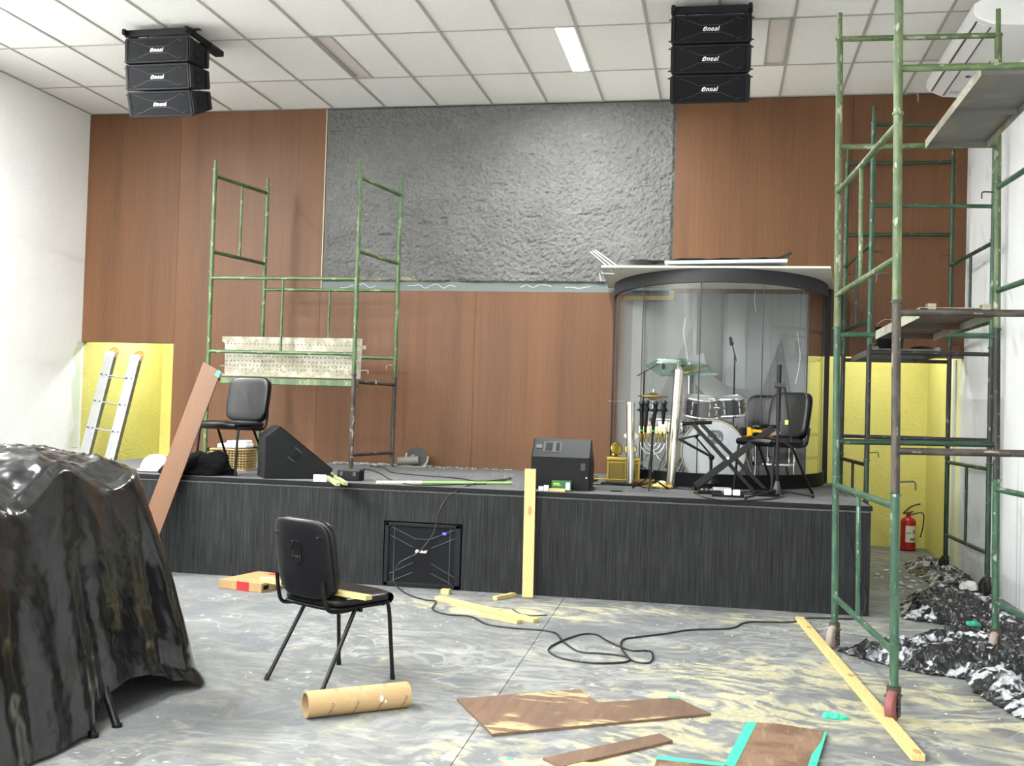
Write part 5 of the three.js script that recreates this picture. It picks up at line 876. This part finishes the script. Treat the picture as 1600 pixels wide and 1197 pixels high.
{ // adapters and pedals below the folding stand
  const a = onY(1145, 777, HS), o = thing('power_strip', 'black power strip with two white plugs under the folding stand', 'power strip', [a.x - 0.02, HS, a.z], -0.05);
  part(o, 'body', box(0.26, 0.03, 0.06, -0.02, 0.016, 0, 0.006), M.blackPlastic); for (const x of [-0.02, 0.05]) part(o, 'plug', box(0.06, 0.045, 0.05, x, 0.04, 0.015, 0.005), M.whitePlastic);
  const b = onY(1108, 772, HS), e = thing('effects_pedal', 'flat black effects pedal beside the power strip', 'pedal', [b.x, HS, b.z], 0.1); part(e, 'body', box(0.2, 0.03, 0.1, 0, 0.016, 0, 0.006), M.blackPlastic); part(e, 'knob', [-0.06, -0.02, 0.02].map(x => rod([x, 0.03, -0.02], [x, 0.044, -0.02], 0.009, 10)), M.steel); part(e, 'jack', rod([-0.1, 0.016, 0.02], [-0.14, 0.016, 0.03], 0.008, 8), M.gold);
  const c = onY(1128, 768, HS); single('adapter_box', box(0.16, 0.03, 0.07, 0, 0.015, 0, 0.004), std(0xb9bbb4, 0.6), 'pale grey adapter box behind the white plugs', 'adapter', undefined, [c.x, HS + 0.001, c.z - 0.06]);
  const d = onY(1200, 776, HS); single('guitar_pedal', xf(join([box(0.22, 0.025, 0.09, 0, 0.013, 0, 0.008), box(0.2, 0.02, 0.08, 0, 0.035, 0.0, 0.008)]), [0, 0, 0], [0, 0.1, 0]), M.blackPlastic, 'black rocker pedal between the feet of the tall boom stand', 'pedal', undefined, [d.x - 0.02, HS + 0.001, d.z - 0.02]);
}
const wire = (name, label, pts, y, r, n = 120) => single(name, sweep(pts.map(p => { const q = p.length > 2 ? onY(p[0], p[1], p[2]) : onY(p[0], p[1], y); return q; }), r, n, 6), M.cable, label, 'cable');
wire('cable', 'thin black cable curling over the carpet past the painted pole', [[556, 741], [568, 733], [590, 738], [612, 750], [640, 757], [680, 758], [720, 757], [760, 756], [790, 750], [797, 745]], HS + 0.006, 0.005);
wire('cable', 'thin black cable running from the cutter over the carpet', [[578, 728], [600, 731], [612, 738], [650, 742], [690, 745], [720, 748], [752, 752], [800, 748]], HS + 0.006, 0.005);
wire('cable', 'black cable lying along the lectern base to the folding stand', [[925, 757], [980, 758], [1040, 762], [1090, 765], [1130, 770], [1180, 772], [1230, 770]], HS + 0.007, 0.006);
wire('cable', 'black cable looping round the pedals at the stage edge', [[1085, 770], [1105, 778], [1150, 782], [1200, 780], [1225, 774], [1190, 768], [1140, 770], [1100, 768]], HS + 0.007, 0.006);
{ // cable from the stage over the edge down to the floor, then across the concrete
  const z = ZS + 0.028, pts = [onY(760, 752, HS + 0.006), onY(738, 757, HS + 0.006), onZ(716, 766, ZS + 0.012), onZ(697, 780, z), onZ(684, 805, z + 0.02), onZ(678, 832, z + 0.03), onZ(655, 862, z + 0.04), onZ(624, 880, z + 0.05), onZ(615, 902, z + 0.06), onY(622, 918, 0.03), ...[[640, 930], [664, 937], [681, 940], [676, 952], [700, 960], [735, 963], [760, 975], [800, 981], [862, 987], [880, 1003], [905, 1018], [940, 1021], [970, 1024], [984, 1030], [972, 1035], [930, 1036], [880, 1029], [857, 1017], [870, 1005], [905, 992], [930, 991], [950, 1002], [985, 1016], [1015, 1017], [1020, 1028], [1012, 1036], [990, 1033], [978, 1023], [970, 1010], [975, 999], [1000, 995], [1040, 990], [1080, 984], [1140, 982], [1170, 972], [1235, 972], [1260, 966], [1335, 967]].map(p => onY(p[0], p[1], 0.007))];
  single('extension_cable', sweep(pts, 0.0062, 420, 6, false, 0.5), M.cable, 'long black cable hanging down the stage front and coiling over the concrete', 'cable');
  const q = [onY(1303, 766, HS + 0.006), onY(1318, 770, HS + 0.006), onZ(1325, 800, ZS + 0.02), onZ(1325, 840, ZS + 0.025), onZ(1335, 880, ZS + 0.02), onZ(1352, 930, ZS + 0.02), onY(1345, 965, 0.006), onY(1320, 968, 0.006)];
  single('extension_cable', sweep(q, 0.004, 90, 6), M.cable, 'thin black cable hanging at the stage corner behind the tall scaffold', 'cable');
  single('short_wire', sweep([[801, 952], [815, 960], [832, 962], [855, 961]].map(p => onY(p[0], p[1], 0.005)), 0.004, 40, 6), M.cable, 'short bent black wire on the concrete near the pine battens', 'wire');
}
// ---------------------------------------------------------------- pine battens, boards, tube, carton on the floor
function flatBar(name, p, q, w, h, y, mat, label, cat, up = 0.001) { const a = onY(p[0], p[1], y), b = onY(q[0], q[1], y), L = Math.hypot(b.x - a.x, b.z - a.z), g = box(w, h, L, 0, 0, 0, 0.002); g.rotateY(Math.atan2(b.x - a.x, b.z - a.z)); return single(name, g, mat, label, cat, undefined, [(a.x + b.x) / 2, y + h / 2 + up, (a.z + b.z) / 2]); }
flatBar('pine_batten', [683, 937], [838, 973], 0.06, 0.028, 0, M.pine, 'long pine batten lying on the concrete with a shorter one beside it', 'batten');
flatBar('pine_batten', [752, 963], [812, 975], 0.06, 0.024, 0, M.pine, 'short pine batten lying against the longer one on the concrete', 'batten');
flatBar('pine_batten', [773, 938], [803, 932], 0.045, 0.03, 0, M.pine, 'very short pine batten on the concrete by the leaning batten', 'batten');
flatBar('pine_block', [690, 928], [703, 929], 0.06, 0.04, 0, M.pine, 'small pine block on the concrete before the subwoofer', 'block');
flatBar('pine_plank', [1249, 970], [1435, 1190], 0.06, 0.03, 0, M.pine, 'long pine plank lying on the concrete beside the red scaffold wheel', 'plank');
{ const p = V(-1.475, 0, -8.5), q = onZ(829, 733, ZS + 0.045), L = p.distanceTo(q), g = box(0.09, L, 0.022, 0, L / 2, 0, 0.002); const y = q.clone().sub(p).normalize(), zx = V(1, 0, 0).cross(y).normalize(); g.applyMatrix4(new THREE.Matrix4().makeBasis(y.clone().cross(zx).normalize(), y, zx).setPosition(p)); g.translate(0, 0.002, 0.0); single('pine_batten', g, M.pine, 'upright pine batten leaning against the stage front', 'batten'); }
{ // cardboard tube
  const a = onY(470, 1127, 0), b = onY(631, 1109, 0), r = 0.063, L = a.distanceTo(b) + 0.0, o = thing('cardboard_tube', 'thick cardboard tube lying on the concrete near the chair', 'tube', [(a.x + b.x) / 2, r + 0.001, (a.z + b.z) / 2 - 0.05], -Math.atan2(b.z - a.z, b.x - a.x));
  const tm = canvasTex(1024, 512, (g, w, h) => { g.fillStyle = '#c9a878'; g.fillRect(0, 0, w, h); for (let i = 0; i < 900; i++) { g.fillStyle = i % 2 ? 'rgba(150,118,78,0.10)' : 'rgba(225,196,150,0.10)'; g.fillRect(rnd() * w, rnd() * h, 20 + rnd() * 120, 1 + rnd() * 3); } g.fillStyle = '#7d6544'; g.font = 'bold 34px sans-serif'; for (let i = 0; i < 4; i++) { g.save(); g.translate(150 + i * 245, 110); g.rotate(1.1); g.fillText('C & TUBOS', 0, 0); g.fillText('C & TUBOS', 260, 0); g.restore(); } g.fillStyle = 'rgba(236,232,226,0.3)'; for (let i = 0; i < 110; i++) { g.beginPath(); g.arc(330 + rnd() * 420, 260 + rnd() * 120, 1 + rnd() * 5, 0, 7); g.fill(); } g.fillStyle = '#efece8'; g.beginPath(); g.arc(712, 255, 20, 0, 7); g.fill(); g.beginPath(); g.arc(755, 235, 12, 0, 7); g.fill(); });
  const out = new THREE.CylinderGeometry(r, r, L, 40, 1, true); out.rotateZ(-Math.PI / 2); { const u = out.attributes.uv; for (let i = 0; i < u.count; i++) u.setXY(i, u.getY(i), u.getX(i)); }
  out.rotateX(Math.PI * 0.95); part(o, 'outer_wall', out, new THREE.MeshStandardMaterial({ map: tm, roughness: 0.85, color: 0xd2d2d2 }));
  part(o, 'inner_wall', [xf(new THREE.CylinderGeometry(r - 0.009, r - 0.009, L, 40, 1, true), [0, 0, 0], [0, 0, Math.PI / 2]), ...[-1, 1].map(s => xf(new THREE.RingGeometry(r - 0.009, r, 40), [s * L / 2, 0, 0], [0, Math.PI / 2, 0]))], std(0x8f7656, 0.9));
}
{ // flat carton with red tape
  const a = onY(350, 926, 0), b = onY(404, 932, 0), o = thing('flat_carton', 'flat brown carton with red tape on the concrete', 'box', [-3.62, 0.001, -8.28], 0.05), w = 0.42, d = 0.52, h = 0.07;
  o.position.set(-3.66, 0.001, -8.24); o.rotation.y = -0.22;
  part(o, 'body', box(w, h, d, 0, h / 2, 0, 0.003), M.cardboard); part(o, 'tape', box(0.12, h + 0.002, 0.002, 0.03, h / 2, d / 2), M.redTape, 'red tape'); part(o, 'tape', box(0.18, 0.002, 0.1, 0.06, h + 0.001, -d / 2 + 0.06), M.redTape, 'red tape'); part(o, 'hand_hole', box(0.002, 0.035, 0.07, w / 2, h / 2, d / 2 - 0.06), M.blackMatte); part(o, 'print', [box(0.12, 0.001, 0.02, -0.02, h + 0.0006, 0.02), box(0.16, 0.001, 0.012, -0.02, h + 0.0006, 0.06)], std(0xa37a4c, 0.9));
}
function floorBoard(name, pix, t, mat, label, y = 0.001) { const pts = pix.map(p => onY(p[0], p[1], t)); const c = pts.reduce((s, p) => s.add(p.clone().multiplyScalar(1 / pts.length)), V(0, 0, 0)); const g = new THREE.ExtrudeGeometry(new THREE.Shape(pts.map(p => new THREE.Vector2(p.x - c.x, -(p.z - c.z)))), { depth: t, bevelEnabled: false }); g.rotateX(-Math.PI / 2); const o = thing(name, label, 'board', [c.x, y, c.z]); part(o, 'panel', uvBox(g), mat); return { o, c }; }
floorBoard('notched_board', [[714, 1092], [906, 1077], [934, 1098], [1057, 1090], [1111, 1115], [769, 1147]], 0.012, M.boardDusty, 'notched brown laminate panel dusted with sawdust on the concrete');
{ const p = onY(1052, 1088, 0.013); single('tape_scrap', box(0.05, 0.001, 0.03, 0, 0, 0), M.tape, 'scrap of green tape stuck on the notched laminate panel', 'tape', undefined, [p.x, 0.0145, p.z + 0.03]); }
floorBoard('laminate_strip', [[848, 1184], [1031, 1146], [1051, 1157], [880, 1197]], 0.012, M.board, 'narrow brown laminate strip on the concrete next to the notched panel');
floorBoard('pale_board', [[880, 1199], [905, 1190], [960, 1194], [975, 1230], [870, 1240]], 0.01, M.pine, 'pale board end lying beneath the narrow laminate strip', 0.0).o.position.y = 0.0005;
{ const { o, c } = floorBoard('taped_panel', [[1165, 1128], [1182, 1129], [1215, 1131], [1270, 1140], [1289, 1143], [1291, 1146], [1262, 1235], [1010, 1235], [1028, 1181], [1135, 1192]], 0.014, M.boardWorn, 'worn brown panel edged with bright green tape on the concrete');
  const tp = pix => { const pts = pix.map(p => onY(p[0], p[1], 0.015)); const g = new THREE.ExtrudeGeometry(new THREE.Shape(pts.map(p => new THREE.Vector2(p.x, -p.z))), { depth: 0.0012, bevelEnabled: false }); g.rotateX(-Math.PI / 2); g.translate(0, 0.0152, 0); partW(o, 'tape', uvBox(g), M.tape, 'bright green tape'); };
  tp([[1166, 1128], [1183, 1129], [1147, 1200], [1132, 1194]]); tp([[1028, 1181], [1135, 1193], [1131, 1197], [1022, 1186]]); tp([[1288, 1144], [1292, 1145], [1266, 1230], [1252, 1230], [1268, 1180], [1284, 1158]]); }
{ const p = onY(1306, 1123, 0); single('tape_wad', join([blob(0.055, 0.02, 0.025, 0.5, 2.5, 551), blob(0.03, 0.022, 0.02, 0.5, 3, 553).translate(-0.035, 0.004, 0)]), M.tape, 'crumpled wad of bright green tape on the bare concrete', 'tape', undefined, [p.x, 0.006, p.z]);
  const q = onY(797, 1186, 0); single('tape_scrap', xf(box(0.03, 0.002, 0.02, 0, 0.001, 0), [0, 0, 0], [0, 0.5, 0]), M.tape, 'tiny scrap of green tape on the concrete by the floor joint', 'tape', undefined, [q.x, 0.001, q.z]); }
{ const gs = []; for (let i = 0; i < 110; i++) { const s = rr(0.002, 0.007), g = new THREE.IcosahedronGeometry(s, 0); g.scale(1.3, 0.5, 1); g.rotateY(rnd() * 6); gs.push(g.translate(rr(-2.6, 2.2), s * 0.35, rr(-8.3, -4.4))); } single('floor_crumbs', gs, std(0xd8d6cc, 0.9), 'white plaster crumbs strewn over the concrete floor', 'rubble').userData.kind = 'stuff'; }
// ---------------------------------------------------------------- fire extinguisher and its sign
{
  const o = thing('fire_extinguisher', 'red fire extinguisher with white label on the corridor floor', 'extinguisher', [2.2, 0, -13.2], 0);
  part(o, 'cylinder', lathe([[0, 0.004], [0.08, 0.004], [0.086, 0.02], [0.086, 0.33], [0.075, 0.365], [0.04, 0.385], [0.025, 0.4], [0, 0.4]], 28), std(0xa3161a, 0.35));
  part(o, 'valve', [lathe([[0, 0.395], [0.025, 0.395], [0.022, 0.45], [0, 0.455]], 14), rod([0.02, 0.43, 0], [0.06, 0.425, 0.02], 0.01, 8)], std(0x7a1c1c, 0.4));
  part(o, 'handle', [sweep([[-0.06, 0.43, 0], [-0.02, 0.47, 0], [0.04, 0.52, 0], [0.13, 0.55, 0]], 0.009, 20, 8), sweep([[-0.06, 0.43, 0], [0.0, 0.44, 0], [0.05, 0.46, 0.0]], 0.008, 12, 8)], std(0x3a1410, 0.4));
  part(o, 'hose', sweep([[0.05, 0.43, 0.02], [0.16, 0.44, 0.0], [0.17, 0.3, -0.02], [0.14, 0.16, -0.02]], 0.007, 30, 8), M.rubber);
  part(o, 'paper_label', new THREE.CylinderGeometry(0.0868, 0.0868, 0.19, 16, 1, true, -0.5, 1.7).translate(0, 0.2, 0), std(0xdcd8cc, 0.7)); part(o, 'label_print', [new THREE.CylinderGeometry(0.0873, 0.0873, 0.012, 12, 1, true, -0.45, 0.7).translate(0, 0.21, 0), new THREE.CylinderGeometry(0.0873, 0.0873, 0.04, 8, 1, true, 0.45, 0.5).translate(0, 0.225, 0), new THREE.CylinderGeometry(0.0873, 0.0873, 0.03, 12, 1, true, 0.1, 0.8).translate(0, 0.14, 0)], std(0x8d8478, 0.8));
  const p = onX(1445, 634, XR); const s = thing('wall_sign', 'small brown and orange sign on the yellow corridor wall', 'sign', [XR, p.y - 0.1, p.z]); partW(s, 'plate', slab(XR - 0.006, XR, p.y - 0.1, p.y + 0.1, p.z - 0.07, p.z + 0.07), std(0x96541e, 0.6)); partW(s, 'print', [slab(XR - 0.008, XR - 0.006, p.y - 0.02, p.y + 0.09, p.z - 0.03, p.z + 0.03), slab(XR - 0.008, XR - 0.006, p.y - 0.085, p.y - 0.045, p.z - 0.05, p.z + 0.05)], std(0xd99f5e, 0.6));
}
// ---------------------------------------------------------------- plastic sheets on the floor by the stained wall
function floorSheet(pix, label, s, hgt) {
  const pts = pix.map(p => { const q = onY(p[0], p[1], 0); return [q.x, q.z]; });
  const xs = pts.map(p => p[0]), zs = pts.map(p => p[1]), x0 = Math.min(...xs), x1 = Math.max(...xs), z0 = Math.min(...zs), z1 = Math.max(...zs), st = 0.016;
  const n = Math.ceil((x1 - x0) / st), m = Math.ceil((z1 - z0) / st);
  const dist = (x, z) => { let ins = false, d = 9; for (let i = 0, j = pts.length - 1; i < pts.length; j = i++) { const [ax, az] = pts[i], [bx, bz] = pts[j]; if ((az > z) !== (bz > z) && x < (bx - ax) * (z - az) / (bz - az) + ax) ins = !ins; const t = clamp(((x - ax) * (bx - ax) + (z - az) * (bz - az)) / ((bx - ax) ** 2 + (bz - az) ** 2)); d = Math.min(d, Math.hypot(x - ax - t * (bx - ax), z - az - t * (bz - az))); } return ins ? d : -d; };
  const id = new Map(), pos = [], uv = [], idx = [], vert = (i, j) => { const k = i * 10000 + j; if (id.has(k)) return id.get(k); const x = Math.min(XR - 0.01, x0 + i * st), z = z0 + j * st, d = dist(x, z) + 0.05 * (fbm(x * 6, z * 6, s + 5, 2) - 0.5); if (d < 0) { id.set(k, -1); return -1; }
    const r1 = 1 - Math.abs(2 * fbm(x * 5.2, z * 4.2, s, 4) - 1), r2 = 1 - Math.abs(2 * fbm(x * 15, z * 12, s + 9, 3) - 1), y = 0.004 + sstep(0, 0.16, d) * hgt * (0.75 * r1 * r1 + 0.35 * r2 * r2) + 0.018 * r2 * r2 * sstep(0, 0.02, d); pos.push(x, y, z); uv.push(x + s * 0.37, z); const q = pos.length / 3 - 1; id.set(k, q); return q; };
  for (let i = 0; i < n; i++) for (let j = 0; j < m; j++) { const a = vert(i, j), b = vert(i + 1, j), c = vert(i, j + 1), d = vert(i + 1, j + 1); if (a >= 0 && b >= 0 && d >= 0) idx.push(a, d, b); if (a >= 0 && c >= 0 && d >= 0) idx.push(a, c, d); }
  const g = new THREE.BufferGeometry(); g.setAttribute('position', new THREE.Float32BufferAttribute(pos, 3)); g.setAttribute('uv', new THREE.Float32BufferAttribute(uv, 2)); g.setIndex(idx); g.computeVertexNormals();
  return single('floor_sheet', g, M.sheet, label, 'sheet');
}
floorSheet([[1308, 1018], [1375, 1010], [1420, 1002], [1450, 992], [1510, 988], [1560, 1005], [1640, 1020], [1640, 1140], [1590, 1125], [1530, 1090], [1500, 1062], [1460, 1058], [1400, 1045], [1345, 1032]], 'crumpled black plastic sheet spattered white round the tall tower wheels', 611, 0.085);
floorSheet([[1404, 950], [1420, 930], [1460, 925], [1500, 930], [1550, 945], [1600, 965], [1640, 985], [1640, 1005], [1560, 992], [1500, 982], [1440, 972], [1408, 968]], 'crumpled black plastic sheet with white plaster between the two scaffold towers', 631, 0.085);
floorSheet([[1410, 884], [1425, 876], [1450, 880], [1475, 884], [1500, 892], [1520, 905], [1535, 925], [1500, 930], [1460, 922], [1440, 905], [1420, 896]], 'crumpled black plastic sheet under the wheels of the dark green tower', 651, 0.075);
{ const p = onY(1463, 1037, 0.05); single('plaster_chip', xf(box(0.1, 0.012, 0.05, 0, 0, 0, 0.004), [0, 0, 0], [0.1, 0.4, 0.2]), std(0xe8e8e6, 0.8), 'flat white plaster chip on the spattered sheet by the scaffold wheels', 'chip', undefined, [p.x, 0.06, p.z]);
  const q = onY(1515, 922, 0.04); single('plaster_lump', blob(0.07, 0.06, 0.06, 0.4, 2, 661), std(0xdedcd6, 0.9), 'white plaster lump beside the dark green tower wheel', 'lump', undefined, [q.x, 0.06, q.z]); const t = onY(1520, 980, 0.03); single('tape_wad', blob(0.045, 0.025, 0.03, 0.5, 2.5, 663), std(0x1f8f72, 0.6), 'dark green tape wad on the plaster covered sheet', 'tape', undefined, [t.x, 0.05, t.z]);
  const gs = []; for (let i = 0; i < 420; i++) { const s = rr(0.006, 0.03), x = rr(1.5, XR - 0.04), z = rr(-11.4, -6.6); if (rnd() > 0.35 + 0.65 * (x - 1.5)) continue; const g = new THREE.IcosahedronGeometry(s, 0); g.scale(1.3, 0.5, 1); g.rotateY(rnd() * 6); gs.push(g.translate(x, s * 0.3, z)); } single('wall_rubble', gs, std(0xc9c7c0, 0.95), 'pale plaster rubble along the foot of the stained white wall', 'rubble').userData.kind = 'stuff'; }
console.log('floor things');
scene.traverse(o => { if (o.isMesh) { o.castShadow = o.receiveShadow = true; } });
renderer.render(scene, camera);
